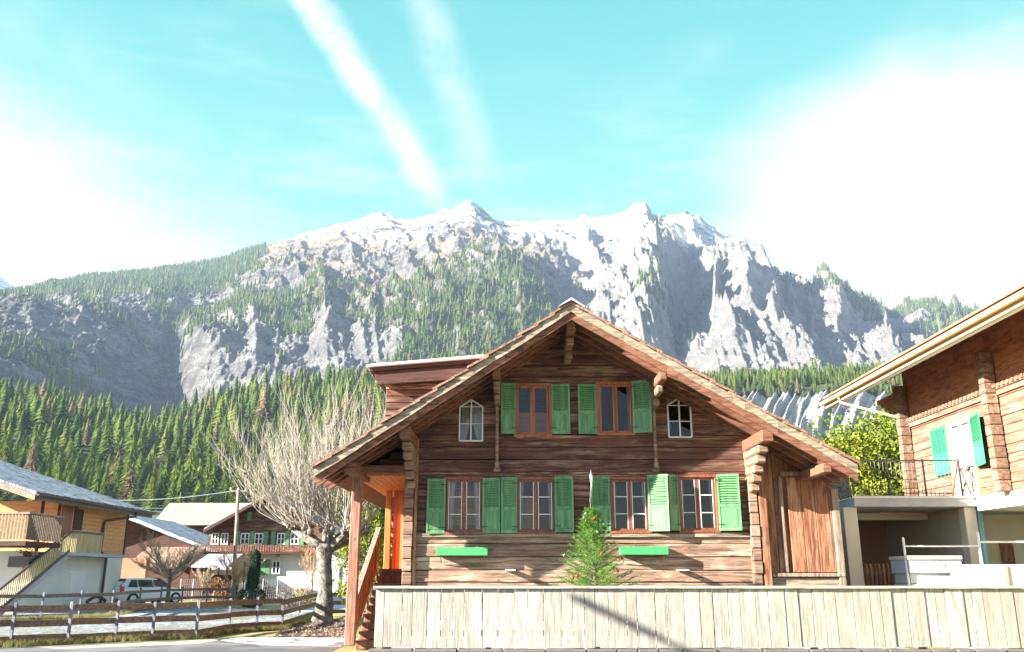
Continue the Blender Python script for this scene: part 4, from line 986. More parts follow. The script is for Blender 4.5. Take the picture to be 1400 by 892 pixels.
b = MB(); b.box(xg0, xg1 - .01, 21.3, 22.3, zg - .32, zg - .01); b.box(xg0 + .04, xg1 - .03, 21.36, 22.25, zg - .55, zg - .325); b.box(xg0 + .02, xg1 - .02, 21.33, 22.28, zg - .62, zg - .555); b.build('body', 'plaster_grey', gb, .012)
bx('lid', 'cream', gb, xg0 - .02, xg1 + .0, 21.26, 22.34, zg - .005, zg + .08, bevel=.01)
bx('label_plate', 'white_paint', gb, xg0 + .62, xg0 + .84, 21.285, 21.298, zg - .16, zg - .08, bevel=0)
b = MB(); b.box(xg0 + .1, xg1 - .1, 21.5, 22.1, 0, zg - .625); b.build('base', 'barn_board', gb)
b = MB(); x = P(1239, 760, 21.4).x
b.tube([(x, 21.4, 0), (x - .03, 21.4, P(1236, 735, 21.4).z)], .03, 8); b.tube([(x - .02, 21.4, P(1238, 747, 21.4).z), (P(1338, 746, 21.4).x, 21.4, P(1338, 747, 21.4).z)], .02, 8); b.build('guard_rail', 'white_paint', gb)

# ================================================================== broadleaf trees and shrubs
def leafcloud(b, c, rx, ry, rz, n, size, clump=30, flat=1.0):
    cs = []
    for q in range(clump):
        while True:
            v = Vector((R(-1, 1), R(-1, 1), R(-1, 1)))
            if .35 < v.length < 1: break
        cs.append((Vector((v.x * rx, v.y * ry, v.z * rz)) + Vector(c), R(.16, .34), R(0, 1)))
    for q in range(n):
        cc, cr, tn = cs[q % clump]; v = Vector((random.gauss(0, 1), random.gauss(0, 1), random.gauss(0, 1))).normalized() * R(.5, 1.0) ** .5
        p = cc + Vector((v.x * rx * cr * 1.3, v.y * ry * cr * 1.3, v.z * rz * cr * 1.3)); a = Vector((R(-1, 1), R(-1, 1), R(-1, 1))).normalized() * size * R(.6, 1.2); d_ = a.cross(Vector((R(-1, 1), R(-1, 1), R(-1, 1)))).normalized() * size * R(.35, .7)
        b.add([p - a, p + d_, p + a, p - d_], [(0, 1, 2, 3)], min(1, max(0, tn + R(-.25, .25))))
    return cs
def leafy(name, label, cat, c, rx, ry, rz, zc, n, size, mat, group=None, clump=30):
    o = thing(name, label, cat, c, group); cc = (c[0], c[1], zc); b = MB(); cs = leafcloud(b, cc, rx, ry, rz, n, size, clump); b.build('crown' if 'tree' in name else 'foliage', mat, o)
    b = MB(); b.tube([(c[0], c[1], c[2] - .2), (c[0], c[1], (c[2] + zc) / 2), (c[0], c[1], zc + rz * .5)], [.05 * rz + .03, .04 * rz + .02, .02], 7)
    for q in range(min(14, clump)): b.tube([(c[0], c[1], zc - rz * .4), cs[q][0]], [.02 * rz + .01, .006], 4)
    b.build('trunk' if 'tree' in name else 'stems', 'bark', o); return o
p = P(1205, 640, 34.0); leafy('leafy_tree', 'yellow green leafy tree rising behind the concrete deck', 'tree', (p.x, 34, 0), 2.6, 2.2, 2.7, 5.0, 15000, .10, 'leaf_yellow', clump=90)
p = P(1175, 640, 40.0); leafy('leafy_tree', 'green bushy tree partly behind the roof corner of the large chalet', 'tree', (p.x, 40, 0), 2.2, 2.2, 2.2, 5.6, 9000, .11, 'leaf_green', clump=60)
p = P(1222, 640, 52.0); q_ = conifer_obj('spruce_tree', 301, 1.0); q_.location = (p.x, 52, 0); q_.scale = (11, 11, 11.8); tag(q_, 'single spruce standing behind the yellow green tree and under the orange eaves', 'tree')
p = P(505, 740, 36.0); leafy('leafy_bush', 'tall green bush seen between the pollard trunk and the porch post', 'bush', (p.x, 36, 0), 1.3, 1.3, 1.9, 2.2, 3600, .08, 'leaf_yellow', clump=40)
for q, (px, yy, hh) in enumerate(((470, 78, 13), (500, 84, 15), (525, 80, 14))):
    p = P(px, 700, yy); q_ = conifer_obj('spruce_tree', 400 + q, 1.0); q_.location = (p.x, yy, 0); q_.scale = (hh, hh, hh); tag(q_, 'green spruce half hidden behind the bare pollard crown near the porch', 'tree', 'spruces behind the pollard crown')

def shoots(b, o, d_, L, r0, depth, n, up=.5, tone=None, wob=.12, nt=3, seg=5):
    pts = [Vector(o)]; d_ = Vector(d_).normalized()
    for q in range(seg): d_ = (d_ + Vector((R(-wob, wob), R(-wob, wob), up / seg + R(-wob, wob) * .5))).normalized(); pts.append(pts[-1] + d_ * L / seg)
    b.tube(pts, [r0 * (1 - .8 * k / seg) for k in range(seg + 1)], nt, tone, cap=False)
    if depth:
        for q in range(n):
            f = R(.2, .98); k = min(seg - 1, int(f * seg)); o2 = pts[k].lerp(pts[k + 1], f * seg - k); sd_ = Vector((R(-1, 1), R(-1, 1), R(-.1, 1))).normalized(); dd_ = (d_ * .9 + sd_ * .75).normalized()
            shoots(b, o2, dd_, L * R(.16, .42) * (1.15 - f * .5), r0 * .45, depth - 1, max(2, n // 2), up * .8, tone, wob, 3, 3)
# big pollard
pb = G(441, 852); PX0, PY0 = pb.x, pb.y
po = thing('pollard_tree', 'large bare pollarded tree with a thick pale trunk and a broom of upright shoots', 'tree', (PX0, PY0, 0))
b = MB(); segs = []; 
pts = []; rad = []
for k in range(15):
    f = k / 14; pts.append((PX0 + .06 * sin(f * 5) - .02, PY0, -.1 + 2.75 * f)); rad.append(.29 * (1.25 - .35 * min(1, f * 2.5)) * (1 + R(-.06, .06)) * (1.0 if f < .8 else 1.08) + .12 * max(0, .12 - f) * 5)
b.tube(pts, rad, 14, .4)
heads = []
for (dx, dy, dz) in ((-1.25, .1, .55), (-.65, -.3, .45), (.05, .15, .5), (.75, -.2, .42), (1.25, .25, .5), (-.2, .5, .6), (.5, .6, .55)):
    a = Vector((PX0, PY0, 2.45)); e_ = Vector((PX0 + dx, PY0 + dy, 2.6 + dz)); m_ = a.lerp(e_, .5) + Vector((0, 0, -.05)); b.tube([a, m_, e_], [.19, .14, .10], 9, .35)
    for q in range(5): c_ = e_ + Vector((R(-.16, .16), R(-.16, .16), R(-.12, .1))); b.ball(c_, R(.07, .13), .2, 0, 8)
    heads.append(e_)
tr = b.build('trunk', 'bark_pale', po, smooth=True) if 'bark_pale' in MATS else b.build('trunk', 'bark', po, smooth=True)
b = MB()
for q in range(210):
    hd = heads[q % 7]; f = (hd.x - PX0) / 1.3; ox = f * .55 + R(-.5, .45) - .12; L = R(2.6, 5.4); up = R(.25, .75)
    if q % 5 == 0: ox -= .55; L *= .92
    d_ = Vector((ox, R(-.45, .45), .75 + R(-.2, .3)))
    if q % 9 == 0: d_ = Vector((-1.2, R(-.4, .4), R(.1, .4))); L = R(2.6, 3.8); up = 1.1
    shoots(b, hd + Vector((R(-.15, .15), R(-.15, .15), .05)), d_, L, R(.010, .022), 1, 11, up, R(0, 1), .19)
b.build('shoots', 'twig_pale', po)
# small bare umbrella tree, orange shrub and others
def bare_tree(name, label, cat, g, h, wdt, n, mat, L0, upd=.2, tr=.07, group=None, sub=12):
    o = thing(name, label, cat, g, group); b = MB(); b.tube([(g.x, g.y, -.1), (g.x + .03, g.y, h * .3), (g.x, g.y, h * .48)], [tr * 1.2, tr, tr * .8], 7); b.build('trunk' if 'tree' in name else 'stem', 'bark', o)
    b = MB()
    for q in range(max(12, n // 4)):
        th = q * 2.4 + R(-.4, .4); e_ = R(.35, 1.0); shoots(b, (g.x, g.y, h * R(.30, .46)), (cos(th) * wdt / h * 1.3 * e_, sin(th) * wdt / h * 1.3 * e_, R(.5, .9)), L0 * R(.75, 1.0), tr * .45, 2, sub + 3, upd, R(0, 1), .30)
    b.build('twigs', mat, o); return o
bare_tree('bare_tree', 'small bare umbrella shaped tree beside the white car', 'tree', G(228, 828), 4.0, 5.2, 90, 'twig_tan', 2.7, .1, .10)
bare_tree('bare_shrub', 'bare orange twigged shrub at the foot of the utility pole', 'shrub', G(318, 829), 3.0, 2.4, 80, 'twig_orange', 1.9, .3, .06)
bare_tree('bare_tree', 'small tan bare tree in front of the far chalet with green shutters', 'tree', G(392, 818), 3.4, 2.6, 60, 'twig_tan', 2.0, .5, .07)
bare_tree('bare_tree', 'thin bare sapling between the far chalet and the thick pollard trunk', 'tree', G(425, 824), 3.6, 1.8, 45, 'twig_orange', 1.9, .8, .05)
bare_tree('bare_shrub', 'low bare tan shrub close to the pollard trunk base', 'shrub', G(408, 842), 1.6, 1.6, 50, 'twig_tan', 1.1, .6, .02)
o = leafy('red_hedge', 'low dark reddish hedge left of the pollard trunk', 'hedge', G(410, 838), 1.15, .5, .38, .62, 1800, .05, 'leaf_dry', clump=26); 
leafy('brown_hedge', 'low rusty brown hedge before the pale shed beyond the pollard trunk', 'hedge', G(462, 822), 1.0, .6, .7, .9, 1800, .06, 'leaf_rust', clump=20)
leafy('garden_bush', 'rusty winter bush in front of the lean-to left of the utility pole', 'bush', G(296, 822), .9, .7, .7, .8, 1500, .06, 'leaf_rust', clump=20)
leafy('garden_bush', 'rusty winter bush between the clipped evergreen and the bare tan tree', 'bush', G(366, 820), .7, .6, .6, .7, 1200, .06, 'leaf_rust', clump=16)
bare_tree('bare_shrub', 'bare tan shrub against the brown boards behind the mesh fence', 'shrub', G(275, 822), 2.3, 2.0, 60, 'twig_tan', 1.4, .5, .04)
# clipped evergreen: pear-shaped
g = G(343, 832); tp = thing('topiary_thuja', 'dark green clipped evergreen with a bulging foot and narrow top', 'evergreen', g)
b = MB(); H = 2.75
for q in range(7000):
    f = R(0, 1); rad = .66 * sqrt(max(0, 1 - ((f - .17) / .2) ** 2)) if f < .30 else (.30 - .08 * (f - .3) / .7)
    if f < .30: rad = max(rad, .32)
    if f > .93: rad *= (1 - f) / .07
    th = R(0, 2 * pi); rr_ = rad * R(.86, 1.05) * (1 + .07 * sin(th * 5 + f * 9)); p = Vector((g.x + rr_ * cos(th) + .25 * (f - .4) * .3, g.y + rr_ * sin(th), .05 + H * f)); a = Vector((R(-.3, .3), R(-.3, .3), 1)).normalized() * .06; d_ = Vector((R(-1, 1), R(-1, 1), 0)).normalized() * .028
    b.add([p - d_, p + d_, p + a], [(0, 1, 2)])
b.build('foliage', 'thuja', tp); b = MB(); b.tube([(g.x, g.y, -.05), (g.x, g.y, H * .9)], [.5 * .4, .16], 8); b.build('trunk', 'bark', tp)

# ================================================================== left-hand house
lh = thing('roadside_house', 'cream walled house with honey coloured boards, outside stair and frosted slate roof', 'house', (-24, 44, 0))
XL = -21.3; EX, EZ, EY0, EY1 = -20.4, 5.02, 38.0, 50.5; s_ = .32
# roof
b = MB(); b.prism([(EX, EZ), (EX, EZ - .10), (-31, EZ - .10 + s_ * 10.6), (-31, EZ + s_ * 10.6)], 'y', EY0, EY1); b.build('roof', 'slate_frost', lh)
b = MB(); k = 0
xx = EX
while xx > -31: b.prism([(xx, EZ + s_ * (EX - xx) + .028), (xx, EZ + s_ * (EX - xx) + .003), (xx - .42, EZ + s_ * (EX - xx + .42) + .003), (xx - .42, EZ + s_ * (EX - xx + .42) + .008)], 'y', EY0, EY1); xx -= .4
b.build('slate_courses', 'slate_frost', lh)
b = MB(); b.box(EX + .005, EX + .05, EY0, EY1, EZ - .34, EZ - .02); b.build('fascia', 'brown_metal', lh)
b = MB(); b.prism([(EX + .055, EZ - .1)] + [(EX + .13 - .075 * cos(pi * k / 6), EZ - .1 - .08 * sin(pi * k / 6)) for k in range(7)], 'y', EY0 - .1, EY1 + .1); b.build('gutter', 'brown_metal', lh)
b = MB()
for yy in (EY0, ): b.prism([(EX + .0, EZ - .36), (EX + .0, EZ - .11), (-31, EZ - .11 + s_ * 10.6), (-31, EZ - .36 + s_ * 10.6)], 'y', yy - .06, yy - .003)
b.build('verge_board', 'weathered', lh)
b = MB(); b.prism([(EX - .02, EZ - .32), (EX - .02, EZ - .30), (XL - 8, EZ - .30 + s_ * 7), (XL - 8, EZ - .32 + s_ * 7)], 'y', EY0 + .02, EY1 - .02); b.build('eave_soffit', 'dark_board', lh)
ZU = 2.6
bx('lower_wall', 'plaster', lh, -31, XL, 39.5, 49.5, 0, ZU, bevel=0)
b = MB(); z = ZU
while z < 4.95: b.box(XL - .15, XL, 41.8, 49.5, z, z + .19); z += .2
b.box(-31, XL - .16, 42.0, 42.2, ZU, 4.95); b.build('upper_wall', 'honey_wood', lh, .006)
for yy in (40.3, 41.8, 43.4, 49.4): bx('dark_post', 'dark_board', lh, XL - .02, XL + .05, yy, yy + .18, ZU, 4.95)
bx('dark_door', 'dark_board', lh, XL + .002, XL + .04, 43.6, 44.3, ZU, 4.7)
bx('door', 'window_dark', lh, XL + .006, XL + .05, 42.2, 43.2, ZU, 4.75)
b = MB(); b.box(XL - .02, XL + 1.0, 40.6, 47.4, ZU - .16, ZU); b.build('landing', 'concrete', lh, .01)
b = MB(); b.box(-31, XL + 1.1, 37.4, 40.3, ZU - .1 + .25, ZU + .35); b.build('balcony_slab', 'dark_board', lh, .01)
b = MB(); x = -31
while x < XL + 1.05: b.box(x, x + .09, 37.38, 37.41, ZU + .4, ZU + 1.45); x += .14
y = 37.4
while y < 40.3: b.box(XL + 1.05, XL + 1.08, y, y + .09, ZU + .4, ZU + 1.45); y += .14
b.build('balcony_slats', 'rail_board', lh); b = MB(); b.box(-31, XL + 1.12, 37.34, 37.45, ZU + 1.45, ZU + 1.53); b.box(XL + 1.0, XL + 1.12, 37.46, 40.3, ZU + 1.45, ZU + 1.53); b.build('balcony_rail', 'weathered', lh)
# planter and lower balcony at the corner
bx('planter', 'brown_metal', lh, XL + .02, XL + .9, 38.2, 40.4, 1.9, 2.35, bevel=.02)
b = MB(); leafcloud(b, (XL + .5, 39.3, 2.7), .45, 1.0, .5, 700, .05, 12); b.build('planter_shrub', 'leaf_dry', lh)
# stair
b = MB(); sx = XL + .95; y0, y1 = 36.2, 41.4
b.prism([(y0, 0), (y0 + .5, 0), (y1 + .2, ZU - .25), (y1 + .2, ZU), (y1, ZU), (y0, .22)], 'x', sx - .9, sx - .02); b.build('stair', 'concrete', lh, .01)
b = MB(); y = y0
while y < y1: zz = .1 + (y - y0) / (y1 - y0) * (ZU - .1); b.box(sx, sx + .02, y, y + .085, zz, zz + .98); y += .15
y = y1
while y < 44.6: b.box(sx, sx + .02, y, y + .085, ZU - .12, ZU + 1.0); y += .15
b.build('stair_slats', 'slat_yellow', lh)
b = MB(); b.beam((sx + .05, y0 - .05, 1.02), (sx + .05, y1, ZU + .92), .05, .09); b.beam((sx + .045, y0 - .05, .16), (sx + .045, y1, ZU + .06), .05, .12); b.box(sx + .025, sx + .07, y1, 44.7, ZU + .88, ZU + .96); b.build('stair_rail', 'brown_metal', lh)
b = MB(); 
for q in range(9): b.box(XL + .015, XL + .05, 43.8, 45.2, .55 + q * .13, .63 + q * .13)
b.box(XL + .002, XL + .014, 43.7, 45.3, .45, 1.78); b.build('vent_grille', 'white_paint', lh)
b = MB(); b.tube([(EX + .1, 48.2, EZ - .15), (EX + .1, 48.2, EZ - .4), (XL + .1, 46.6, 4.3), (XL + .1, 46.5, 4.1), (XL + .1, 46.5, 2.75), (XL + .12, 47.2, 2.5), (XL + .12, 47.2, 0)], .07, 7); b.build('drainpipe', 'brown_metal', lh)
bx('garage_wall', 'copper_wall', lh, -27, XL + .5, 51.5, 52, 0, 2.5, bevel=0)
b = MB()
for q in range(16): th = q / 15 * pi; b.ball((XL + .9, 44.0 + 1.9 * q / 15, .35 + .22 * sin(th)), .09, .4, 0, 6); b.ball((XL + .9, 44.0 + 1.9 * q / 15, .18), .11, .4, 0, 6)
b.box(XL + .85, XL + .95, 44, 45.9, 0, .2)
tag(b.build('clipped_low_hedge', 'bush_red', None), 'low scalloped dark edging beside the stair foot of the roadside house', 'edging')

# second dark house behind it
sh = thing('dark_barn', 'dark timber house with a frosted tiled roof behind the small umbrella tree', 'house', (-27, 66, 0))
a0 = P(150, 740, 62).x; a1 = P(300, 740, 62).x; yb = 62
b = MB(); b.box(a0 - 2, a1 - 1.0, yb + 1, yb + 9, 0, 3.2); b.build('wall', 'dark_board', sh)
r0 = P(172, 704, yb); r1 = P(308, 757, yb)
b = MB(); b.prism([(r0.x - 3, r0.z - .1), (r0.x, r0.z + .05), (r1.x, r1.z), (r1.x, r1.z - .22), (r0.x, r0.z - .2), (r0.x - 3, r0.z - 1.2)], 'y', yb - .5, yb + 9); b.build('roof', 'slate_frost', sh)
b = MB(); b.prism([(r0.x - 3, 3.0), (r0.x, r0.z - .25), (r1.x - .8, r1.z - .1), (r1.x - .8, 2.4), (r0.x - 3, 2.4)], 'y', yb + .5, yb + .9); b.build('gable', 'dark_board', sh)
p0 = P(178, 752, 58); p1 = P(262, 752, 58); b = MB(); b.prism([(58, P(200, 775, 58).z), (58, P(200, 770, 58).z), (60.8, P(200, 748, 60.8).z), (60.8, P(200, 753, 60.8).z)], 'x', p0.x, p1.x); b.build('canopy', 'tile_plank', sh)
p0 = P(262, 765, 57); p1 = P(312, 765, 57); b = MB(); b.prism([(57, p0.z - .5), (57, p0.z - .4), (60, p0.z + .4), (60, p0.z + .3)], 'x', p0.x, p1.x); b.build('lean_to', 'slate_frost', sh)
b = MB()
for q in range(6): x = p0.x + q * .55; b.box(x, x + .1, 58.9, 59.0, 0, 2.6)
b.box(P(178, 752, 60.9).x, P(262, 752, 60.9).x, 60.9, 61.0, 0, 2.6); b.box(p0.x, p1.x, 59.5, 59.6, 0, 1.6); b.build('shed_boards', 'dark_board', sh)
# green roofed hall
gh = thing('green_roofed_hall', 'long low hall with a plain olive green metal roof', 'hall', (-28, 88, 0)); yg = 84
g0, g1, g2, g3 = P(208, 716, yg), P(372, 716, yg), P(232, 688, yg + 7), P(372, 688, yg + 7)
b = MB(); b.add([g0, g1, g3, g2, g0 + Vector((0, 0, -.15)), g1 + Vector((0, 0, -.15)), g3 + Vector((0, 0, -.15)), g2 + Vector((0, 0, -.15))], [(0, 1, 2, 3), (7, 6, 5, 4), (0, 4, 5, 1), (1, 5, 6, 2), (2, 6, 7, 3), (3, 7, 4, 0)]); x = g0.x
b.build('roof', 'roof_green', gh)
bx('wall', 'dark_board', gh, g0.x + .6, g1.x, yg + .8, yg + 6, 0, g0.z - .05, bevel=0)
# far chalet with green shutters
YC = 62.0; bc = thing('village_chalet', 'brown village chalet with rows of green shuttered windows above a white ground floor', 'chalet', (-18, YC, 0))
def CX(px, py=750): return P(px, py, YC).x
def CZ(py): return P(370, py, YC).z
A0, A1 = CX(284), CX(440); ap = P(366, 676, YC - 1.4); el = P(278, 724, YC - 1.4); er = P(458, 728, YC - 1.4)
gz = lambda x: ap.z - (ap.z - el.z) * abs(x - ap.x) / (ap.x - el.x) - .2
b = MB(); z = CZ(755)
while z < ap.z - .3:
    h_ = .24; hw = (ap.z - z - .3) / ((ap.z - el.z) / (ap.x - el.x)); b.box(max(A0, ap.x - hw), min(A1, ap.x + hw), YC + R(-.01, .01), YC + .2, z, z + h_ - .015); z += h_
b.build('log_wall', 'log_brown', bc)
b = MB(); b.box(A0 + .2, A1 - .1, YC + .1, YC + .3, 0, CZ(755)); b.build('ground_floor', 'plaster', bc)
b = MB(); b.box(A0, A0 + .2, YC + .3, YC + 8, 0, 4.8); b.box(A1 - .2, A1, YC + .3, YC + 8, 0, 4.8); b.build('side_wall', 'log_depth', bc)
b = MB()
for ex_, ez_ in ((el.x, el.z), (er.x, er.z)):
    zz = ap.z - (ap.z - el.z) / (ap.x - el.x) * abs(ex_ - ap.x); b.prism([(ap.x, ap.z), (ap.x, ap.z - .22), (ex_, zz - .22), (ex_, zz)], 'y', YC - 1.4, YC + 9)
b.build('roof', 'dark_board', bc)
b = MB()
for ex_ in (el.x, er.x):
    zz = ap.z - (ap.z - el.z) / (ap.x - el.x) * abs(ex_ - ap.x); b.prism([(ap.x, ap.z + .004), (ex_, zz + .004), (ex_, zz + .07), (ap.x, ap.z + .07)], 'y', YC - 1.3, YC + 9)
b.build('roof_tiles', 'slate_frost', bc)
b = MB(); b.box(A0 - .4, A1 + .3, YC - .9, YC, CZ(758), CZ(755)); b.build('balcony', 'dark_board', bc)
b = MB(); x = A0 - .4
while x < A1 + .3: b.box(x, x + .11, YC - .93, YC - .90, CZ(755) + .005, CZ(746)); x += .17
b.build('balcony_slats', 'rafter', bc)
def cwin(pa, pb, qa, qb):
    x0, x1, z0, z1 = CX(pa), CX(pb), CZ(qb), CZ(qa); b = MB()
    for a, c_ in ((x0, x0 + .07), (x1 - .07, x1), ((x0 + x1) / 2 - .035, (x0 + x1) / 2 + .035)): b.box(a, c_, YC - .06, YC, z0, z1)
    b.box(x0 + .07, x1 - .07, YC - .05, YC - .01, z0, z0 + .07); b.box(x0 + .07, x1 - .07, YC - .05, YC - .01, z1 - .07, z1); b.box(x0 + .07, x1 - .07, YC - .05, YC - .02, (z0 + z1) / 2 - .02, (z0 + z1) / 2 + .02)
    f_ = b.build('window', 'white_paint', bc); b = MB(); b.box(x0 + .05, x1 - .05, YC - .018, YC - .012, z0 + .05, z1 - .05); b.build('pane', 'glass_dark', f_)
for pa, pb in ((288, 298), (301, 311), (328, 340), (347, 359), (378, 389), (396, 408)): cwin(pa, pb, 729, 745)
for pa, pb in ((336, 343), (346, 358), (374, 385)): cwin(pa, pb, 767, 785)
for k_, (pa, pb, qa, qb) in enumerate(((321, 327, 727, 747), (341, 346, 727, 747), (360, 366, 727, 747), (370, 376, 727, 747), (389.5, 395, 727, 747), (409, 415, 727, 747), (357, 371, 765, 786), (335, 341, 700, 712), (368, 374, 695, 708))):
    b = MB(); x0, x1 = CX(pa), CX(pb); b.box(x0, x1, YC - .09, YC - .061, CZ(qb), CZ(qa)); 
    for q in range(6): zz = CZ(qb) + .1 + q * (CZ(qa) - CZ(qb) - .2) / 6; b.box(x0 + .04, x1 - .04, YC - .10, YC - .09, zz, zz + .05)
    b.build('shutter', 'shutter_green', bc)
b = MB()
for px in (331, 350, 383): leafcloud(b, (CX(px), YC - .7, CZ(752)), .35, .2, .4, 260, .06, 6)
b.build('hanging_plants', 'leaf_yellow', bc)
# pale shed to the right of the pollard
ps = thing('pale_shed', 'pale plastered shed with a dark door right of the pollard trunk', 'shed', (-9.5, 50, 0)); x0, x1 = P(452, 770, 50).x, P(482, 770, 50).x
bx('wall', 'plaster_grey', ps, x0, x1 + .8, 50, 53, 0, 2.8, bevel=0); b = MB(); b.prism([(x0 - .3, 2.8), (x1 + 1, 2.8), (x1 + 1, 2.95), (x0 - .3, 2.95)], 'y', 49.6, 53.4); b.build('roof', 'slate_frost', ps); b = MB(); b.box(x0 + .5, x0 + .6, 49.96, 49.99, .6, 2.2); b.box(x0 + .95, x0 + 1.05, 49.96, 49.99, .6, 2.2); b.build('door_bars', 'dark_iron', ps)
# utility pole and wires
g = G(318, 826); up = thing('utility_pole', 'slim weathered utility pole rising past the far chalet roof', 'pole', g)
tz = P(326, 668, g.y); b = MB(); b.tube([(g.x, g.y, -.1), (tz.x, g.y, tz.z)], [.13, .085], 9); b.build('shaft', 'weathered_z', up, smooth=True)
b = MB(); b.beam((tz.x - .5, g.y, tz.z - .15), (tz.x + .5, g.y, tz.z - .15), .06, .08); b.build('crossarm', 'weathered', up)
b = MB()
for q in (-.45, 0, .45): b.tube([(tz.x + q, g.y, tz.z - .1), (tz.x + q, g.y, tz.z + .06)], [.04, .03], 7)
b.build('insulator', 'white_paint', up)
for k, (py0, py1, nm) in enumerate(((678, 684, 'upper'), (683, 689, 'middle'), (688, 693, 'lower'))):
    a = P(60, py0 - 2, 62); e_ = Vector((tz.x, g.y, tz.z - .1)) if k == 0 else P(345, py1, 62); b = MB(); pts = []
    for q in range(13): f = q / 12; p = a.lerp(e_, f); pts.append(p + Vector((0, 0, -1.0 * 4 * f * (1 - f) * .5)))
    b.tube(pts, .018, 4); tag(b.build('overhead_wire', 'metal_grey', None), f'{nm} wire of three strung across the dark wood above the green hall roof', 'wire', 'overhead wires')

# ================================================================== rail fences
def rail_fence(label, pts, zs, h, rails, thick=.045, post=.075, board=.15, mat='rail_board'):
    """pts: list of ground points; zs not used"""
    o = thing('rail_fence', label, 'fence', pts[0]); 
    for k, p in enumerate(pts):
        b = MB(); lean = R(-.02, .02); b.beam((p.x, p.y - .07, -.05), (p.x + lean, p.y - .07, h + R(-.03, .03)), post, post * .6, (0, 1, 0)); b.build('post', 'rail_post', o, .008)
    for k in range(len(pts) - 1):
        for r_ in rails:
            a, e_ = pts[k], pts[k + 1]; b = MB(); b.beam((a.x, a.y, r_ + R(-.02, .02)), (e_.x, e_.y, r_ + R(-.02, .02)), thick, board, (0, 0, 1)); b.build('rail', mat, o, .006)
    return o
fp = [G(-60, 888), G(15, 884), G(94, 881), G(158, 877), G(209, 875), G(269, 873), G(313, 866), G(351, 863), G(386, 861), G(433, 843), G(474, 842)]
rail_fence('brown three board rail fence between road and frosted field', fp, 0, .95, (.16, .50, .82))
bp = [G(-70, 850), G(-10, 850), G(56, 848), G(108, 846), G(152, 843), G(190, 835), G(219, 832), G(248, 830), G(282, 829), G(316, 829)]
rail_fence('grey two board rail fence beyond the frosted field below the white car', bp, 0, 1.0, (.45, .85), board=.13)
# wire mesh fence before the far chalet
mf = thing('mesh_fence', 'light wire mesh fence on thin pale posts before the far chalet', 'fence', G(245, 822)); b = MB(); m_ = MB()
mp = [G(px, 822) for px in (245, 262, 291, 315, 338, 358, 378, 400)]
for p in mp: b = MB(); b.tube([(p.x, p.y, 0), (p.x, p.y, 1.35)], .03, 5); b.build('post', 'white_paint', mf)
for k in range(len(mp) - 1):
    a, e_ = mp[k], mp[k + 1]; n = max(2, int((e_ - a).length / .12))
    for q in range(9): m_.tube([a + Vector((0, 0, .1 + q * .15)), e_ + Vector((0, 0, .1 + q * .15))], .004, 3, cap=False)
    for q in range(n): p = a.lerp(e_, q / n); m_.tube([p + Vector((0, 0, .1)), p + Vector((0, 0, 1.3))], .004, 3, cap=False)
m_.build('mesh', 'metal_grey', mf)

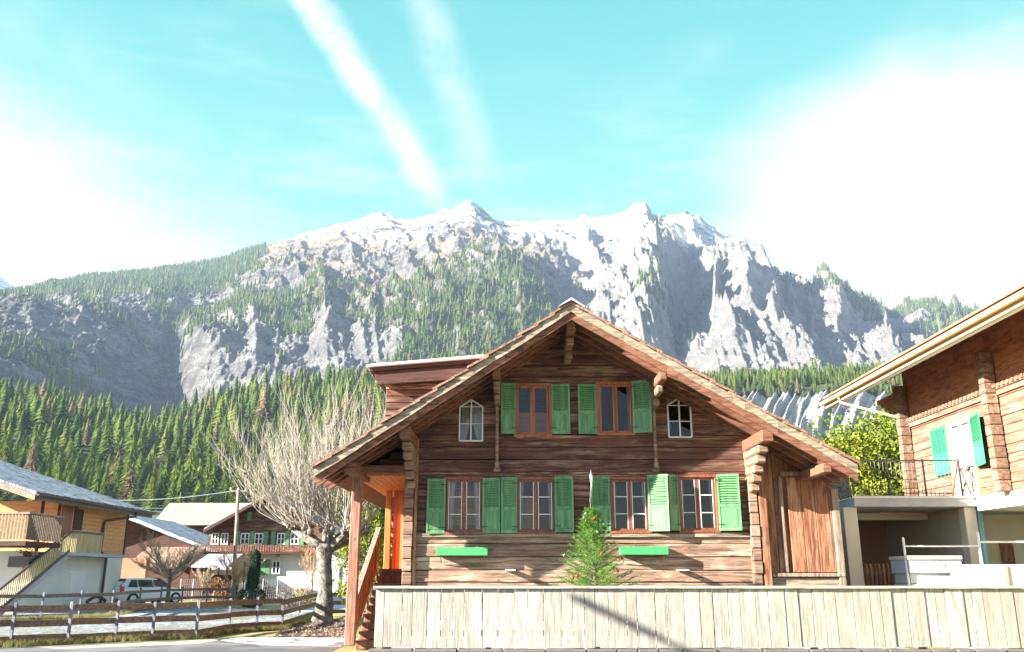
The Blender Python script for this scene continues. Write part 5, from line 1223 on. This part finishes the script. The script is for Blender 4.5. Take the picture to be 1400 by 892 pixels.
# ================================================================== cars
def car(label, loc, rz, paint):
    o = thing('parked_car', label, 'car', (0, 0, 0))
    # stations along x (rear -> front): x, half width, z bottom, z belt, z roof, half roof width
    st = [(-2.12, .70, .38, .78, .80, .66), (-2.05, .80, .30, .92, .96, .70), (-1.85, .86, .26, .95, 1.20, .62), (-1.60, .88, .25, .95, 1.36, .60), (-1.0, .89, .25, .94, 1.42, .62), (-.2, .90, .25, .93, 1.43, .62), (.35, .90, .25, .92, 1.35, .60), (.80, .90, .25, .92, 1.18, .58), (1.12, .89, .25, .92, .96, .70), (1.60, .87, .26, .84, .88, .68), (1.98, .80, .30, .70, .73, .60), (2.12, .66, .38, .60, .61, .55)]
    b = MB(); n = 10; vs = []
    for (x, w_, zb, zl, zr, rw) in st:
        pr = [(-w_ * .9, zb), (-w_, zb + .15), (-w_, zl - .08), (-w_ * .96, zl), (-rw, zr - .05), (-rw * .8, zr), (rw * .8, zr), (rw, zr - .05), (w_ * .96, zl), (w_, zl - .08), (w_, zb + .15), (w_ * .9, zb)]
        vs += [(x, y, z) for y, z in pr]
    n = 12; fs = []; mi = []
    for k in range(len(st) - 1):
        for q in range(n - 1): fs.append((k * n + q, k * n + q + 1, (k + 1) * n + q + 1, (k + 1) * n + q))
    b.add(vs, fs + [tuple(range(n - 1, -1, -1)), tuple((len(st) - 1) * n + q for q in range(n))], .3); b.build('body', paint, o, .02, True)
    b = MB()      # glazing set a little proud
    def sidewin(x0, x1, xt0, xt1, s):
        w_ = .885; b.add([(x0, s * w_, .97), (x1, s * w_, .95), (xt1, s * .67, 1.33), (xt0, s * .67, 1.33)], [(0, 1, 2, 3)])
    for s in (-1, 1): sidewin(-1.72, -1.12, -1.42, -1.08, s); sidewin(-1.04, -.12, -1.02, -.14, s); sidewin(-.04, .92, -.06, .42, s)
    b.add([(-2.02, -.66, 1.0), (-2.02, .66, 1.0), (-1.62, .54, 1.40), (-1.62, -.54, 1.40)], [(0, 1, 2, 3)]); b.add([(1.10, -.66, 1.0), (1.10, .66, 1.0), (.40, .56, 1.43), (.40, -.56, 1.43)], [(0, 1, 2, 3)])
    b.build('windows', 'glass_dark', o)
    for s in (-1, 1):
        b = MB(); b.box(-2.10, -1.90, s * .80 - .07, s * .80 + .07, .72, 1.0); b.build('tail_light', 'tail_light', o, .02)
        for x in (-1.35, 1.35):
            b = MB(); th = [2 * pi * k / 18 for k in range(18)]; b.prism([(x + .33 * cos(a), .33 + .33 * sin(a)) for a in th], 'y', s * .82 - .10, s * .82 + .10); wh = b.build('wheel', 'rubber', o); b = MB(); b.prism([(x + .2 * cos(a), .33 + .2 * sin(a)) for a in th], 'y', s * .925 - .004, s * .925 + .004); b.build('rim', 'metal_grey', wh)
        b = MB(); b.box(.72, .86, s * .98 - .08, s * .98 + .08, .92, 1.04); b.build('mirror', paint, o, .02)
    bx('number_plate', 'white_paint', o, -2.14, -2.12, -.25, .25, .62, .74, bevel=0)
    o.location = loc; o.rotation_euler = (0, 0, rz); return o
cg = G(184, 828); car('white estate car parked with its rear and side towards the fence', (cg.x, cg.y + 1.2, 0), radians(58), 'car_white')
cg = G(134, 825); car('silver car mostly hidden between the roadside house and the white car', (cg.x - .3, cg.y + 3.5, 0), radians(66), 'car_silver')

# ================================================================== small ground cover
def scatter(name, label, cat, n, gen, mat, size, up=0.2):
    b = MB()
    for q in range(n):
        x, y = gen(); s_ = size * R(.6, 1.3); a = Vector((R(-1, 1), R(-1, 1), R(0, up))).normalized() * s_; d_ = Vector((R(-1, 1), R(-1, 1), R(0, up))).normalized() * s_ * .6; p = Vector((x, y, R(.01, .05)))
        b.add([p - a, p + d_, p + a, p - d_], [(0, 1, 2, 3)])
    return tag(b.build(name, mat, None), label, cat, kind='stuff')
def in_tri(A_, B_, C_):
    def g_():
        u, v = R(0, 1), R(0, 1)
        if u + v > 1: u, v = 1 - u, 1 - v
        p = A_ + (B_ - A_) * u + (C_ - A_) * v; return p.x, p.y
    return g_
g1_ = in_tri(G(375, 872), G(480, 872), G(478, 846)); g2_ = in_tri(G(375, 872), G(478, 846), G(400, 856))
scatter('leaf_litter', 'brown and frosted fallen leaves around the pollard foot', 'leaves', 9000, lambda: random.choice((g1_, g2_))(), 'leaf_dry', .05, .6)
def tufts(name, label, pts, n, h, mat='grass_tuft'):
    b = MB()
    for q in range(n):
        k = random.randrange(len(pts) - 1); f = R(0, 1); p = pts[k].lerp(pts[k + 1], f) + Vector((R(-.25, .25), R(-.35, .25), 0)); tn = R(0, 1)
        for u in range(7): o_ = Vector((R(-.05, .05), R(-.05, .05), 0)); e_ = Vector((R(-.08, .08), R(-.08, .08), h * R(.4, 1.2))); d_ = Vector((.008, 0, 0)); b.add([p + o_ - d_, p + o_ + d_, p + o_ + e_], [(0, 1, 2)], tn)
    return tag(b.build(name, mat, None), label, 'grass', kind='stuff')
tufts('verge_grass', 'dry yellow grass along the foot of the brown rail fence', fp[:10], 2600, .16)
tufts('fence_grass', 'thin dry grass at the foot of the grey rail fence', bp, 1200, .18)
tufts('kerb_grass', 'dead grass and weeds at the foot of the pale plank fence', [Vector((xl - .3, YFe - .25, 0)), Vector((17, YFe - .25, 0))], 3600, .17)

# street lamp beside the road, out of frame to the left; its arm shades the plank fence
A_, B_ = P(782, 815, YFe), P(940, 891, YFe); tt_ = 5.2
ka = Vector((A_.x - 2.7 * tt_, YFe - tt_, A_.z + 1.12 * tt_)); kx = ka.x; tb = (B_.x - kx) / 2.7; kb = Vector((kx, YFe - tb, B_.z + 1.12 * tb))
sl_ = thing('street_lamp', 'tall street lamp with a short arm on the near side of the road', 'street lamp', (kb.x, kb.y - .3, 0))
b = MB(); b.tube([(kb.x, kb.y - .3, 0), (kb.x, kb.y - .3, kb.z)], [.09, .06], 10); b.build('post', 'metal_grey', sl_, smooth=True)
b = MB(); b.tube([(kb.x, kb.y - .3, kb.z), kb, ka.lerp(kb, .3)], .06, 8); b.build('arm', 'metal_grey', sl_, smooth=True)
b = MB(); b.beam(ka, ka.lerp(kb, .75), .20, .12); b.build('lamp_head', 'metal_grey', sl_, .03)

# ================================================================== haze
b = MB(); b.box(-4200, 4200, -300, 5000, -1.0, 1560)
hz = b.build('haze', 'snow', None); hz['kind'] = 'stuff'; tag(hz, 'thin blue air between the village and the mountain', 'haze')
m = bpy.data.materials.new('haze'); m.use_nodes = True; t = NT(m.node_tree)
pv = t.N('ShaderNodeVolumePrincipled', {'Color': (.54, .70, 1.0, 1), 'Density': .000085, 'Anisotropy': .0}); t.N('ShaderNodeOutputMaterial', {'Volume': pv.outputs[0]})
hz.data.materials.clear(); hz.data.materials.append(m)
if not HAZE: bpy.data.objects.remove(hz)
